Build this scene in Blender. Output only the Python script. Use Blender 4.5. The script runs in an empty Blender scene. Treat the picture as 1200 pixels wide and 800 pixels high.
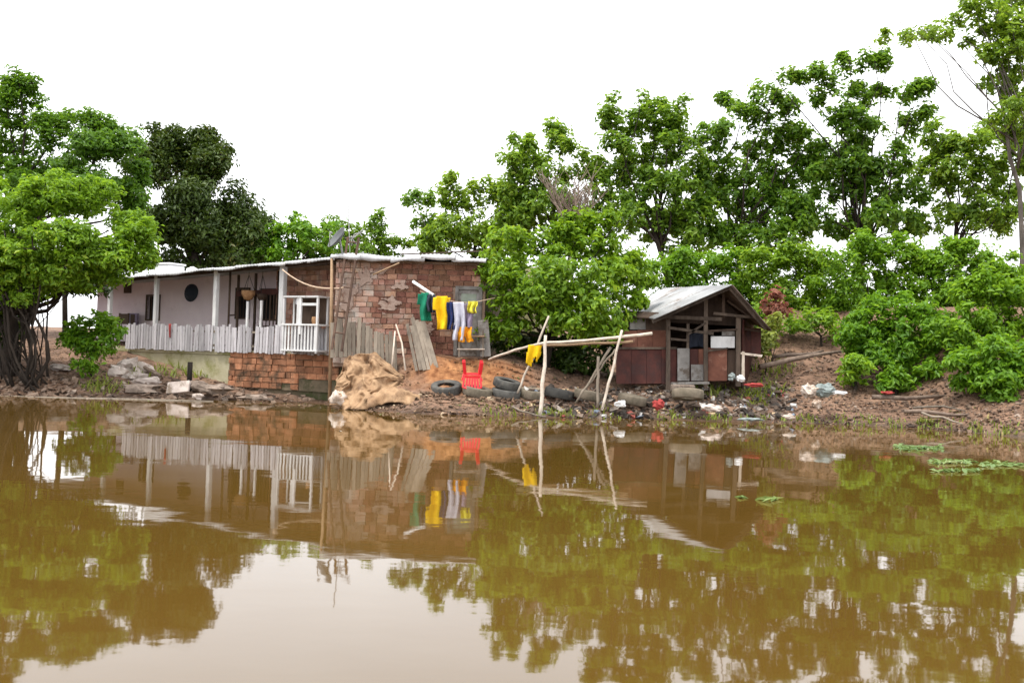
import bpy, math, random
import numpy as np
from mathutils import Vector, Matrix, noise

random.seed(7)
RNG = np.random.default_rng(7)
scene = bpy.context.scene
COL = scene.collection

# ------------------------------------------------------------------ camera
CAM_H = 1.35
FPX = 1166.7                      # focal length in pixels of the 1200 px wide photograph
PITCH = math.atan(21.0 / FPX)
ROLL = math.radians(1.9)
F = Vector((0, math.cos(PITCH), math.sin(PITCH)))
U0 = Vector((0, -math.sin(PITCH), math.cos(PITCH)))
X0 = Vector((1, 0, 0))
CR = X0 * math.cos(ROLL) + U0 * math.sin(ROLL)
CU = -X0 * math.sin(ROLL) + U0 * math.cos(ROLL)
CAM = Vector((0, 0, CAM_H))
cam_data = bpy.data.cameras.new('camera')
cam_data.lens = 35.0
cam_data.sensor_width = 36.0
cam_data.clip_start = 0.1
cam_data.clip_end = 4000
cam = bpy.data.objects.new('camera', cam_data)
COL.objects.link(cam)
m3 = Matrix((CR, CU, -F)).transposed()
cam.matrix_world = Matrix.Translation(CAM) @ m3.to_4x4()
scene.camera = cam

# ------------------------------------------------------------------ sky
SUN_EL, SUN_AZ = math.radians(70), math.radians(230)      # azimuth clockwise from +Y: high, behind the camera and to the left
world = bpy.data.worlds.new('World')
scene.world = world
world.use_nodes = True
wt = world.node_tree
wt.nodes.clear()
sky = wt.nodes.new('ShaderNodeTexSky')
sky.sky_type = 'NISHITA'
sky.sun_disc = False
sky.sun_elevation = SUN_EL
sky.sun_rotation = SUN_AZ
sky.dust_density = 4.0
wtc = wt.nodes.new('ShaderNodeTexCoord')
wno = wt.nodes.new('ShaderNodeTexNoise')
wno.inputs['Scale'].default_value = 2.2
wno.inputs['Detail'].default_value = 4
wrp = wt.nodes.new('ShaderNodeValToRGB')                   # the cloud deck: pale grey to white
wrp.color_ramp.elements[0].position = 0.3
wrp.color_ramp.elements[0].color = (8.8, 8.92, 9.2, 1)
wrp.color_ramp.elements[1].position = 0.7
wrp.color_ramp.elements[1].color = (10.4, 10.5, 10.6, 1)
wmx = wt.nodes.new('ShaderNodeMixRGB')
wmx.inputs['Fac'].default_value = 0.92
wbg = wt.nodes.new('ShaderNodeBackground')
wbg.inputs['Strength'].default_value = 0.10
wout = wt.nodes.new('ShaderNodeOutputWorld')
wt.links.new(wtc.outputs['Generated'], wno.inputs['Vector'])
wt.links.new(wno.outputs['Fac'], wrp.inputs['Fac'])
wt.links.new(sky.outputs['Color'], wmx.inputs['Color1'])
wt.links.new(wrp.outputs['Color'], wmx.inputs['Color2'])
wt.links.new(wmx.outputs['Color'], wbg.inputs['Color'])
wt.links.new(wbg.outputs['Background'], wout.inputs['Surface'])

# ------------------------------------------------------------------ sun behind cloud
sun_data = bpy.data.lights.new('sun', 'SUN')
sun_data.energy = 1.5
sun_data.angle = math.radians(14)
sun_data.color = (1.0, 0.96, 0.88)
sun = bpy.data.objects.new('sun', sun_data)
COL.objects.link(sun)
to_sun = Vector((math.sin(SUN_AZ) * math.cos(SUN_EL), math.cos(SUN_AZ) * math.cos(SUN_EL), math.sin(SUN_EL)))
sun.rotation_euler = (-to_sun).to_track_quat('-Z', 'Y').to_euler()
sun.location = to_sun * 60

# ------------------------------------------------------------------ exposure
scene.view_settings.view_transform = 'Standard'
scene.view_settings.look = 'None'
scene.view_settings.gamma = 1.0
scene.view_settings.use_curve_mapping = False
scene.view_settings.exposure = 1.25
scene.render.engine = 'CYCLES'
scene.cycles.max_bounces = 7
scene.cycles.diffuse_bounces = 3
scene.cycles.glossy_bounces = 3
scene.cycles.transmission_bounces = 3
scene.cycles.use_denoising = True

# ================================================================== helpers
WL = {}                                    # world location of every object's origin


def ray(px, py):
    return F + CR * ((px - 600) / FPX) + CU * ((400 - py) / FPX)


def W(px, py, Y):
    d = ray(px, py)
    return CAM + d * (Y / d.y)


def WP(px, py, p0, n):
    """where the line of sight meets the plane through p0 with normal n"""
    d = ray(px, py)
    return CAM + d * ((p0 - CAM).dot(n) / d.dot(n))


def WZ(px, py, z=0.0):
    d = ray(px, py)
    return CAM + d * ((z - CAM_H) / d.z)


def S(r, Y):
    return r * Y / FPX


def tag(o, label, cat, group=None, kind=None):
    if label: o['label'] = label
    if cat: o['category'] = cat
    if group: o['group'] = group
    if kind: o['kind'] = kind
    return o


def link(name, data, loc, parent=None):
    o = bpy.data.objects.new(name, data)
    loc = Vector(loc)
    o.location = loc - (WL[parent] if parent else Vector())
    if parent: o.parent = parent
    COL.objects.link(o)
    WL[o] = loc
    return o


def thing(name, label, cat, loc=(0, 0, 0), group=None):
    o = link(name, None, loc)
    o.empty_display_size = 0.2
    return tag(o, label, cat, group)


class MB:
    def __init__(self):
        self.v, self.f = [], []

    def add(self, vs, fs):
        n = len(self.v)
        self.v += [Vector(p) for p in vs]
        self.f += [tuple(i + n for i in q) for q in fs]
        return self

    def hexa(self, a):
        """eight corners: bottom ring 0-3, top ring 4-7"""
        return self.add(a, [(3, 2, 1, 0), (4, 5, 6, 7), (0, 1, 5, 4), (1, 2, 6, 5), (2, 3, 7, 6), (3, 0, 4, 7)])

    def box(self, c, s, M=None):
        c = Vector(c)
        q = []
        for z in (-1, 1):
            for x, y in ((-1, -1), (1, -1), (1, 1), (-1, 1)):
                p = Vector((x * s[0] / 2, y * s[1] / 2, z * s[2] / 2))
                q.append(c + (M @ p if M else p))
        return self.hexa(q)

    def bar(self, p, q, w, t, side=None, jit=0.0):
        """a squared bar from p to q, w wide along side and t thick"""
        p, q = Vector(p), Vector(q)
        d = (q - p).normalized()
        s = Vector(side) if side else (Vector((0, 0, 1)).cross(d) if abs(d.z) < .95 else Vector((1, 0, 0)))
        s = (s - d * s.dot(d)).normalized()
        n = d.cross(s)
        r = []
        for e in (p, q):
            for a, b in ((-1, -1), (1, -1), (1, 1), (-1, 1)):
                r.append(e + s * (a * w / 2 + random.uniform(-jit, jit)) + n * (b * t / 2) + d * random.uniform(-jit, jit))
        return self.hexa(r)

    def tube(self, pts, rad, n=8, cap=True, rough=0.0):
        pts = [Vector(p) for p in pts]
        if not hasattr(rad, '__len__'): rad = [rad] * len(pts)
        base = len(self.v)
        up = Vector((0.31, 0.2, 0.93))
        for i, p in enumerate(pts):
            d = (pts[min(i + 1, len(pts) - 1)] - pts[max(i - 1, 0)]).normalized()
            a = d.cross(up)
            if a.length < 0.1: a = d.cross(Vector((1, 0, 0)))
            a.normalize()
            b = d.cross(a)
            for k in range(n):
                t = 2 * math.pi * k / n
                r = rad[i] * (1 + random.uniform(-rough, rough))
                self.v.append(p + (a * math.cos(t) + b * math.sin(t)) * r)
        for i in range(len(pts) - 1):
            for k in range(n):
                k2 = (k + 1) % n
                self.f.append((base + i * n + k, base + i * n + k2, base + (i + 1) * n + k2, base + (i + 1) * n + k))
        if cap:
            self.f.append(tuple(base + k for k in range(n))[::-1])
            self.f.append(tuple(base + (len(pts) - 1) * n + k for k in range(n)))
        return self

    def lathe(self, prof, n=24, M=None, closed=False, mod=None):
        base = len(self.v)
        m = len(prof)
        for k in range(n):
            t = 2 * math.pi * k / n
            for j, (r, z) in enumerate(prof):
                rr = r + (mod(j, k) if mod else 0)
                p = Vector((rr * math.cos(t), rr * math.sin(t), z))
                self.v.append(M @ p if M else p)
        for k in range(n):
            k2 = (k + 1) % n
            for j in range(m if closed else m - 1):
                j2 = (j + 1) % m
                self.f.append((base + k * m + j, base + k2 * m + j, base + k2 * m + j2, base + k * m + j2))
        return self

    def grid(self, fn, nu, nv, keep=None):
        base = len(self.v)
        for i in range(nu + 1):
            for j in range(nv + 1):
                self.v.append(Vector(fn(i / nu, j / nv)))
        for i in range(nu):
            for j in range(nv):
                if keep and not keep((i + .5) / nu, (j + .5) / nv): continue
                a = base + i * (nv + 1) + j
                self.f.append((a, a + nv + 1, a + nv + 2, a + 1))
        return self

    def mesh(self, name, mat, origin, smooth=False):
        me = bpy.data.meshes.new(name)
        me.from_pydata([tuple(p - origin) for p in self.v], [], self.f)
        if mat: me.materials.append(mat)
        if smooth:
            me.polygons.foreach_set('use_smooth', [True] * len(me.polygons))
        me.update()
        return me

    def build(self, name, mat, parent=None, smooth=False, bevel=0.0, solid=0.0):
        lo = Vector([min(p[i] for p in self.v) for i in range(3)])
        hi = Vector([max(p[i] for p in self.v) for i in range(3)])
        o0 = Vector(((lo.x + hi.x) / 2, (lo.y + hi.y) / 2, lo.z))
        o = link(name, self.mesh(name, mat, o0, smooth), o0, parent)
        if solid:
            md = o.modifiers.new('thickness', 'SOLIDIFY'); md.thickness = solid; md.offset = 0
        if bevel:
            md = o.modifiers.new('edge', 'BEVEL'); md.width = bevel; md.segments = 1
        return o


# ------------------------------------------------------------------ materials
def lin(c):
    return tuple(c) + (1.0,)


def material(name, c1, c2=None, scale=3.0, rough=0.8, bump=0.0, bscale=20.0, rand=0.0, stain=None, sscale=1.5,
             spos=(0.5, 0.62), metal=0.0, stretch=None, hue=0.0, spec=0.3, coord='Object', wstain=False):
    m = bpy.data.materials.new(name)
    m.use_nodes = True
    nt = m.node_tree
    N, L = nt.nodes, nt.links
    b = N['Principled BSDF']
    b.inputs['Roughness'].default_value = rough
    b.inputs['Metallic'].default_value = metal
    b.inputs['Specular IOR Level'].default_value = spec
    tc = N.new('ShaderNodeTexCoord')
    oi = N.new('ShaderNodeObjectInfo')
    vec = tc.outputs[coord]
    if stretch:
        mp = N.new('ShaderNodeMapping'); mp.inputs['Scale'].default_value = stretch
        L.new(vec, mp.inputs['Vector']); vec = mp.outputs['Vector']
    off = N.new('ShaderNodeVectorMath'); off.operation = 'ADD'      # alike pieces do not share one grain
    mul = N.new('ShaderNodeMath'); mul.operation = 'MULTIPLY'; mul.inputs[1].default_value = 37.0
    L.new(oi.outputs['Random'], mul.inputs[0])
    L.new(vec, off.inputs[0]); L.new(mul.outputs[0], off.inputs[1])
    vec = off.outputs[0]
    n1 = N.new('ShaderNodeTexNoise'); n1.inputs['Scale'].default_value = scale; n1.inputs['Detail'].default_value = 6
    n1.inputs['Roughness'].default_value = 0.65
    L.new(vec, n1.inputs['Vector'])
    rp = N.new('ShaderNodeValToRGB')
    rp.color_ramp.elements[0].position = 0.32; rp.color_ramp.elements[0].color = lin(c1)
    rp.color_ramp.elements[1].position = 0.68; rp.color_ramp.elements[1].color = lin(c2 or c1)
    L.new(n1.outputs['Fac'], rp.inputs['Fac'])
    col = rp.outputs['Color']
    if stain:
        n2 = N.new('ShaderNodeTexNoise'); n2.inputs['Scale'].default_value = sscale; n2.inputs['Detail'].default_value = 7
        n2.inputs['Roughness'].default_value = 0.7
        if wstain: L.new(N.new('ShaderNodeNewGeometry').outputs['Position'], n2.inputs['Vector'])
        else: L.new(vec, n2.inputs['Vector'])
        r2 = N.new('ShaderNodeValToRGB')
        r2.color_ramp.elements[0].position = spos[0]; r2.color_ramp.elements[0].color = (0, 0, 0, 1)
        r2.color_ramp.elements[1].position = spos[1]; r2.color_ramp.elements[1].color = (1, 1, 1, 1)
        L.new(n2.outputs['Fac'], r2.inputs['Fac'])
        mx = N.new('ShaderNodeMixRGB'); L.new(r2.outputs['Color'], mx.inputs['Fac'])
        L.new(col, mx.inputs['Color1']); mx.inputs['Color2'].default_value = lin(stain)
        col = mx.outputs['Color']
    if rand or hue:
        hs = N.new('ShaderNodeHueSaturation')
        mr = N.new('ShaderNodeMapRange'); mr.inputs['To Min'].default_value = 1 - rand; mr.inputs['To Max'].default_value = 1 + rand
        L.new(oi.outputs['Random'], mr.inputs['Value']); L.new(mr.outputs[0], hs.inputs['Value'])
        if hue:
            m2 = N.new('ShaderNodeMath'); m2.operation = 'FRACT'
            m4 = N.new('ShaderNodeMath'); m4.operation = 'MULTIPLY'; m4.inputs[1].default_value = 13.7
            L.new(oi.outputs['Random'], m4.inputs[0]); L.new(m4.outputs[0], m2.inputs[0])
            mh = N.new('ShaderNodeMapRange'); mh.inputs['To Min'].default_value = .5 - hue; mh.inputs['To Max'].default_value = .5 + hue
            L.new(m2.outputs[0], mh.inputs['Value']); L.new(mh.outputs[0], hs.inputs['Hue'])
        L.new(col, hs.inputs['Color']); col = hs.outputs['Color']
    L.new(col, b.inputs['Base Color'])
    if bump:
        n3 = N.new('ShaderNodeTexNoise'); n3.inputs['Scale'].default_value = bscale; n3.inputs['Detail'].default_value = 5
        L.new(vec, n3.inputs['Vector'])
        bp = N.new('ShaderNodeBump'); bp.inputs['Strength'].default_value = 1.0; bp.inputs['Distance'].default_value = bump
        L.new(n3.outputs['Fac'], bp.inputs['Height']); L.new(bp.outputs['Normal'], b.inputs['Normal'])
    return m


def leaf_material(name, dark, light, yellow=None, trans=0.3, rough=0.45, patch=0.5):
    m = bpy.data.materials.new(name)
    m.use_nodes = True
    nt = m.node_tree
    N, L = nt.nodes, nt.links
    b = N['Principled BSDF']
    out = N['Material Output']
    b.inputs['Roughness'].default_value = rough
    b.inputs['Specular IOR Level'].default_value = 0.35
    g = N.new('ShaderNodeNewGeometry')
    tc = N.new('ShaderNodeTexCoord')
    n1 = N.new('ShaderNodeTexNoise'); n1.inputs['Scale'].default_value = patch; n1.inputs['Detail'].default_value = 3
    L.new(tc.outputs['Object'], n1.inputs['Vector'])
    ad = N.new('ShaderNodeMath'); ad.operation = 'MULTIPLY_ADD'; ad.inputs[1].default_value = 0.55
    L.new(g.outputs['Random Per Island'], ad.inputs[0])
    sc = N.new('ShaderNodeMath'); sc.operation = 'MULTIPLY'; sc.inputs[1].default_value = 0.45
    L.new(n1.outputs['Fac'], sc.inputs[0]); L.new(sc.outputs[0], ad.inputs[2])
    rp = N.new('ShaderNodeValToRGB')
    rp.color_ramp.elements[0].position = 0.12; rp.color_ramp.elements[0].color = lin(dark)
    rp.color_ramp.elements[1].position = 0.78; rp.color_ramp.elements[1].color = lin(light)
    if yellow:
        e = rp.color_ramp.elements.new(0.79); e.color = lin(yellow)
        rp.color_ramp.elements[1].position = 0.74
    L.new(ad.outputs[0], rp.inputs['Fac'])
    oi = N.new('ShaderNodeObjectInfo')
    hv = N.new('ShaderNodeHueSaturation')
    mv = N.new('ShaderNodeMapRange'); mv.inputs['To Min'].default_value = .88; mv.inputs['To Max'].default_value = 1.18
    mh = N.new('ShaderNodeMapRange'); mh.inputs['To Min'].default_value = .508; mh.inputs['To Max'].default_value = .484
    L.new(oi.outputs['Random'], mv.inputs['Value']); L.new(oi.outputs['Random'], mh.inputs['Value'])
    L.new(mv.outputs[0], hv.inputs['Value']); L.new(mh.outputs[0], hv.inputs['Hue']); L.new(rp.outputs['Color'], hv.inputs['Color'])
    rp = hv
    L.new(rp.outputs['Color'], b.inputs['Base Color'])
    t = N.new('ShaderNodeBsdfTranslucent')
    hs = N.new('ShaderNodeHueSaturation'); hs.inputs['Hue'].default_value = 0.485; hs.inputs['Value'].default_value = 1.75
    L.new(rp.outputs['Color'], hs.inputs['Color']); L.new(hs.outputs['Color'], t.inputs['Color'])
    mx = N.new('ShaderNodeMixShader'); mx.inputs['Fac'].default_value = trans
    L.new(b.outputs['BSDF'], mx.inputs[1]); L.new(t.outputs['BSDF'], mx.inputs[2])
    L.new(mx.outputs[0], out.inputs['Surface'])
    return m


def scatter_material(name, cols, rough=0.8):
    """one of several flat colours for each loose piece"""
    m = bpy.data.materials.new(name)
    m.use_nodes = True
    nt = m.node_tree
    N, L = nt.nodes, nt.links
    b = N['Principled BSDF']
    b.inputs['Roughness'].default_value = rough
    b.inputs['Specular IOR Level'].default_value = 0.3
    g = N.new('ShaderNodeNewGeometry')
    rp = N.new('ShaderNodeValToRGB'); rp.color_ramp.interpolation = 'CONSTANT'
    cr = rp.color_ramp
    tot = sum(w for w, _ in cols); acc = 0.0
    for i, (w, c) in enumerate(cols):
        e = cr.elements[i] if i < 2 else cr.elements.new(0.99)
        e.position = acc / tot; e.color = lin(c); acc += w
    L.new(g.outputs['Random Per Island'], rp.inputs['Fac'])
    n1 = N.new('ShaderNodeTexNoise'); n1.inputs['Scale'].default_value = 14; n1.inputs['Detail'].default_value = 5
    tc = N.new('ShaderNodeTexCoord'); L.new(tc.outputs['Object'], n1.inputs['Vector'])
    mr = N.new('ShaderNodeMapRange'); mr.inputs['To Min'].default_value = 0.45; mr.inputs['To Max'].default_value = 1.5
    L.new(n1.outputs['Fac'], mr.inputs['Value'])
    hs = N.new('ShaderNodeHueSaturation'); L.new(mr.outputs[0], hs.inputs['Value']); L.new(rp.outputs['Color'], hs.inputs['Color'])
    L.new(hs.outputs['Color'], b.inputs['Base Color'])
    return m


M = {}
M['soil'] = material('soil', (0.11, 0.064, 0.042), (0.27, 0.165, 0.11), 2.2, 0.95, 0.05, 11, stain=(0.05, 0.032, 0.02), sscale=5, spos=(.50, .64))
def clay_patch(m, c, r):
    """freshly cut orange clay round one place on the bank, with a ragged edge"""
    N, L = m.node_tree.nodes, m.node_tree.links
    b = N['Principled BSDF']
    col = b.inputs['Base Color'].links[0].from_socket
    tc = N.new('ShaderNodeTexCoord')
    mp = N.new('ShaderNodeMapping'); mp.vector_type = 'TEXTURE'
    mp.inputs['Location'].default_value = c; mp.inputs['Scale'].default_value = r
    L.new(tc.outputs['Object'], mp.inputs['Vector'])
    ln = N.new('ShaderNodeVectorMath'); ln.operation = 'LENGTH'; L.new(mp.outputs['Vector'], ln.inputs[0])
    no = N.new('ShaderNodeTexNoise'); no.inputs['Scale'].default_value = 3.0; no.inputs['Detail'].default_value = 6
    L.new(tc.outputs['Object'], no.inputs['Vector'])
    ad = N.new('ShaderNodeMath'); ad.operation = 'ADD'; L.new(ln.outputs['Value'], ad.inputs[0]); L.new(no.outputs['Fac'], ad.inputs[1])
    rp = N.new('ShaderNodeValToRGB')
    rp.color_ramp.elements[0].position = .95 / 2; rp.color_ramp.elements[0].color = (1, 1, 1, 1)
    rp.color_ramp.elements[1].position = 1.6 / 2; rp.color_ramp.elements[1].color = (0, 0, 0, 1)
    hv = N.new('ShaderNodeMath'); hv.operation = 'MULTIPLY'; hv.inputs[1].default_value = .5
    L.new(ad.outputs[0], hv.inputs[0]); L.new(hv.outputs[0], rp.inputs['Fac'])
    n2 = N.new('ShaderNodeTexNoise'); n2.inputs['Scale'].default_value = 6; n2.inputs['Detail'].default_value = 6
    L.new(tc.outputs['Object'], n2.inputs['Vector'])
    r2 = N.new('ShaderNodeValToRGB')
    r2.color_ramp.elements[0].position = .35; r2.color_ramp.elements[0].color = (.18, .070, .028, 1)
    r2.color_ramp.elements[1].position = .68; r2.color_ramp.elements[1].color = (.42, .20, .085, 1)
    L.new(n2.outputs['Fac'], r2.inputs['Fac'])
    mx = N.new('ShaderNodeMixRGB'); L.new(rp.outputs['Color'], mx.inputs['Fac']); L.new(col, mx.inputs['Color1']); L.new(r2.outputs['Color'], mx.inputs['Color2'])
    L.new(mx.outputs['Color'], b.inputs['Base Color'])


def wet_margin(m, z0, z1):
    """soaked soil just above the water: darker and shinier, with a wandering edge"""
    N, L = m.node_tree.nodes, m.node_tree.links
    b = N['Principled BSDF']
    col = b.inputs['Base Color'].links[0].from_socket
    tc = N.new('ShaderNodeTexCoord'); sx = N.new('ShaderNodeSeparateXYZ'); L.new(tc.outputs['Object'], sx.inputs[0])
    no = N.new('ShaderNodeTexNoise'); no.inputs['Scale'].default_value = 1.5; no.inputs['Detail'].default_value = 5
    L.new(tc.outputs['Object'], no.inputs['Vector'])
    ma = N.new('ShaderNodeMath'); ma.operation = 'MULTIPLY_ADD'; ma.inputs[1].default_value = .25
    L.new(no.outputs['Fac'], ma.inputs[0]); L.new(sx.outputs['Z'], ma.inputs[2])
    mr = N.new('ShaderNodeMapRange'); mr.inputs['From Min'].default_value = z0 + .125; mr.inputs['From Max'].default_value = z1 + .125
    L.new(ma.outputs[0], mr.inputs['Value'])
    mx = N.new('ShaderNodeMixRGB'); L.new(mr.outputs[0], mx.inputs['Fac'])
    dk = N.new('ShaderNodeHueSaturation'); dk.inputs['Value'].default_value = .5; L.new(col, dk.inputs['Color'])
    L.new(dk.outputs['Color'], mx.inputs['Color1']); L.new(col, mx.inputs['Color2']); L.new(mx.outputs['Color'], b.inputs['Base Color'])
    m2 = N.new('ShaderNodeMapRange'); m2.inputs['To Min'].default_value = .35; m2.inputs['To Max'].default_value = .95
    L.new(mr.outputs[0], m2.inputs['Value']); L.new(m2.outputs[0], b.inputs['Roughness'])


wet_margin(M['soil'], .04, .18)
_c = W(552, 432, 25.4)
clay_patch(M['soil'], (_c.x, _c.y, _c.z), (1.9, 1.3, .9))
M['lavender'] = material('lavender_plaster', (0.60, 0.50, 0.55), (0.70, 0.60, 0.64), 1.2, 0.85, 0.004, 30, stain=(0.46, 0.37, 0.40), sscale=1.3, spos=(.55, .75))
M['cement'] = material('stained_cement', (0.34, 0.31, 0.19), (0.48, 0.44, 0.31), 2.0, 0.9, 0.01, 18, stain=(0.20, 0.20, 0.055), sscale=1.1, spos=(.48, .64))
M['oldrender'] = material('old_render', (0.30, 0.20, 0.16), (0.46, 0.36, 0.30), 4, 0.95, 0.012, 22, rand=0.15, stain=(0.20, 0.11, 0.08), sscale=4, spos=(.5, .66))
M['moss_shade_wall'] = material('mossy_shaded_wall', (0.07, 0.058, 0.035), (0.17, 0.13, 0.085), 2.5, 0.9, 0.02, 12, stain=(0.05, 0.055, 0.02), sscale=2)  # moss of the retaining wall; also paints shade on the bush-side wall
M['mortar'] = material('mortar', (0.24, 0.15, 0.11), (0.40, 0.29, 0.22), 4, 0.95, 0.01, 25)
M['brick'] = material('clay_block', (0.22, 0.105, 0.07), (0.42, 0.235, 0.165), 4, 0.92, 0.012, 26, rand=0.32, hue=0.012, stain=(0.36, 0.27, 0.22), sscale=2.4, spos=(.50, .68), wstain=True)
M['brick_pale'] = material('clay_block_pale', (0.34, 0.185, 0.125), (0.52, 0.34, 0.26), 4, 0.92, 0.012, 26, rand=0.28, hue=0.012, stain=(0.44, 0.38, 0.33), sscale=2.4, spos=(.44, .62), wstain=True)
M['brick_dark'] = material('clay_block_shaded', (0.12, 0.052, 0.034), (0.26, 0.125, 0.082), 4, 0.92, 0.012, 26, rand=0.28, hue=0.012, stain=(0.24, 0.15, 0.115), sscale=2.4, spos=(.56, .72), wstain=True)  # dark mottling, and shade at the wall's right end put into the colour
M['brick_low'] = material('clay_block_damp', (0.24, 0.095, 0.045), (0.42, 0.20, 0.11), 4, 0.9, 0.012, 26, rand=0.30, stain=(0.085, 0.055, 0.034), sscale=2.2, spos=(.46, .64), wstain=True)
M['whitewood'] = material('white_paint_wood', (0.52, 0.515, 0.51), (0.68, 0.675, 0.67), 6, 0.7, 0.003, 30, rand=0.14, stain=(0.42, 0.40, 0.40), sscale=5, spos=(.56, .68), stretch=(1, 1, .35))
M['picket'] = material('weathered_picket', (0.34, 0.32, 0.335), (0.54, 0.52, 0.535), 6, 0.8, 0.003, 30, rand=0.30, stain=(0.26, 0.23, 0.24), sscale=6, spos=(.55, .68), stretch=(1, 1, .3))
M['zinc'] = material('zinc_sheet', (0.30, 0.30, 0.31), (0.52, 0.52, 0.53), 2.0, 0.5, 0.002, 12, rand=0.10, stain=(0.36, 0.29, 0.24), sscale=1.8, spos=(.58, .72), metal=0.25)
M['zinc_old'] = material('rusted_zinc', (0.24, 0.245, 0.25), (0.40, 0.405, 0.41), 2.0, 0.5, 0.002, 12, rand=0.22, stain=(0.14, 0.095, 0.07), sscale=1.8, spos=(.52, .70), metal=0.2)
M['dark'] = material('dark_opening', (0.010, 0.009, 0.010), (0.018, 0.016, 0.016), 3, 0.9)
M['darkwood'] = material('dark_wood', (0.035, 0.022, 0.016), (0.085, 0.055, 0.038), 4, 0.85, 0.004, 24, rand=0.3, stretch=(1, 1, .3))
M['greywood'] = material('grey_weathered_wood', (0.13, 0.105, 0.082), (0.28, 0.235, 0.185), 5, 0.9, 0.004, 24, rand=0.28, stain=(0.10, 0.08, 0.06), sscale=5, spos=(.55, .7), stretch=(1, 1, .25))
M['palewood'] = material('pale_pole', (0.42, 0.34, 0.27), (0.66, 0.58, 0.49), 5, 0.8, 0.004, 20, rand=0.15, stain=(0.22, 0.16, 0.12), sscale=4, spos=(.58, .7))
M['ironrust'] = material('rust_panel', (0.04, 0.012, 0.010), (0.105, 0.032, 0.024), 2.2, 0.75, 0.003, 20, rand=0.25, stain=(0.045, 0.02, 0.018), sscale=2)
M['rustlight'] = material('rust_panel_light', (0.085, 0.032, 0.022), (0.20, 0.08, 0.05), 2.5, 0.8, 0.003, 20, rand=0.2, stain=(0.30, 0.17, 0.12), sscale=2.4, spos=(.58, .74))
M['greypanel'] = material('grey_panel', (0.26, 0.25, 0.24), (0.42, 0.41, 0.40), 3, 0.8, 0.003, 20, rand=0.15, stain=(0.17, 0.14, 0.12), sscale=2.5)
M['dullpanel'] = material('dull_panel', (0.13, 0.12, 0.11), (0.27, 0.255, 0.24), 3, 0.85, 0.003, 20, rand=0.2, stain=(0.09, 0.07, 0.055), sscale=2.5)
M['hutwood'] = material('hut_wood', (0.04, 0.029, 0.022), (0.115, 0.085, 0.064), 5, 0.9, 0.004, 24, rand=0.3, stretch=(1, 1, .3))
M['rustroof'] = material('rusted_roof', (0.05, 0.035, 0.028), (0.13, 0.09, 0.07), 2.0, 0.8, 0.002, 12, rand=0.2)
M['ladder'] = material('ladder_wood', (0.06, 0.035, 0.026), (0.14, 0.085, 0.06), 6, 0.85, 0.004, 24, rand=0.2)
M['bamboo'] = material('bamboo_pole', (0.24, 0.15, 0.085), (0.40, 0.27, 0.165), 4, 0.7, 0.004, 20, rand=0.2)
M['bark'] = material('bark', (0.014, 0.010, 0.008), (0.048, 0.036, 0.027), 6, 0.95, 0.02, 14, stretch=(1, 1, .3))
M['barkpale'] = material('pale_bark', (0.06, 0.05, 0.042), (0.16, 0.135, 0.115), 6, 0.95, 0.02, 14, stretch=(1, 1, .3))
M['twig'] = material('dead_twig', (0.15, 0.11, 0.085), (0.27, 0.21, 0.165), 6, 0.9)
M['driftwood'] = material('driftwood', (0.09, 0.06, 0.045), (0.24, 0.18, 0.14), 6, 0.9, 0.01, 18, rand=0.2)
M['tyre'] = material('dusty_rubber', (0.035, 0.035, 0.034), (0.10, 0.095, 0.085), 4, 0.85, 0.004, 22, rand=0.35, stain=(0.17, 0.14, 0.105), sscale=3, spos=(.56, .72))
M['tyremud'] = material('muddy_rubber', (0.10, 0.085, 0.06), (0.22, 0.18, 0.135), 4, 0.9, 0.006, 22, rand=0.2)
M['red'] = material('red_plastic', (0.62, 0.012, 0.022), (0.72, 0.02, 0.03), 4, 0.4, spec=0.5)
M['tarp'] = material('tan_tarpaulin', (0.22, 0.125, 0.065), (0.42, 0.275, 0.16), 3.5, 0.85, 0.04, 7, stain=(0.16, 0.095, 0.055), sscale=2.6, spos=(.50, .66))
M['sack'] = material('white_sack', (0.42, 0.34, 0.28), (0.60, 0.52, 0.46), 4, 0.8, 0.01, 14, stain=(0.34, 0.24, 0.17), sscale=3)
M['stone'] = material('pale_rubble', (0.38, 0.31, 0.27), (0.60, 0.52, 0.47), 4, 0.9, 0.01, 14, rand=0.2, stain=(0.22, 0.17, 0.13), sscale=3)
M['stonedark'] = material('dull_stone', (0.13, 0.10, 0.08), (0.27, 0.21, 0.17), 4, 0.9, 0.01, 14, rand=0.3, stain=(0.08, 0.06, 0.045), sscale=3)
M['rope'] = material('rope', (0.42, 0.30, 0.21), (0.55, 0.42, 0.32), 20, 0.9)
M['wire'] = material('dark_wire', (0.03, 0.03, 0.03), None, 4, 0.7)
M['dish'] = material('grey_dish', (0.08, 0.085, 0.09), (0.13, 0.135, 0.14), 3, 0.6)
M['metalpole'] = material('grey_metal', (0.30, 0.30, 0.30), (0.45, 0.44, 0.43), 5, 0.6, metal=0.3)
M['bottle'] = material('white_plastic', (0.72, 0.72, 0.72), (0.82, 0.82, 0.82), 5, 0.45, spec=0.5)
M['basket'] = material('woven_basket', (0.22, 0.11, 0.05), (0.42, 0.24, 0.12), 14, 0.9, 0.01, 40)
M['bluegrey'] = material('bluegrey_bag', (0.13, 0.16, 0.155), (0.30, 0.34, 0.33), 4, 0.6, 0.01, 12)


def cloth_mat(name, a, b=None):
    return material(name, a, b or tuple(x * 1.25 for x in a), 7, 0.9, 0.004, 30, spec=0.15)


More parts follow.
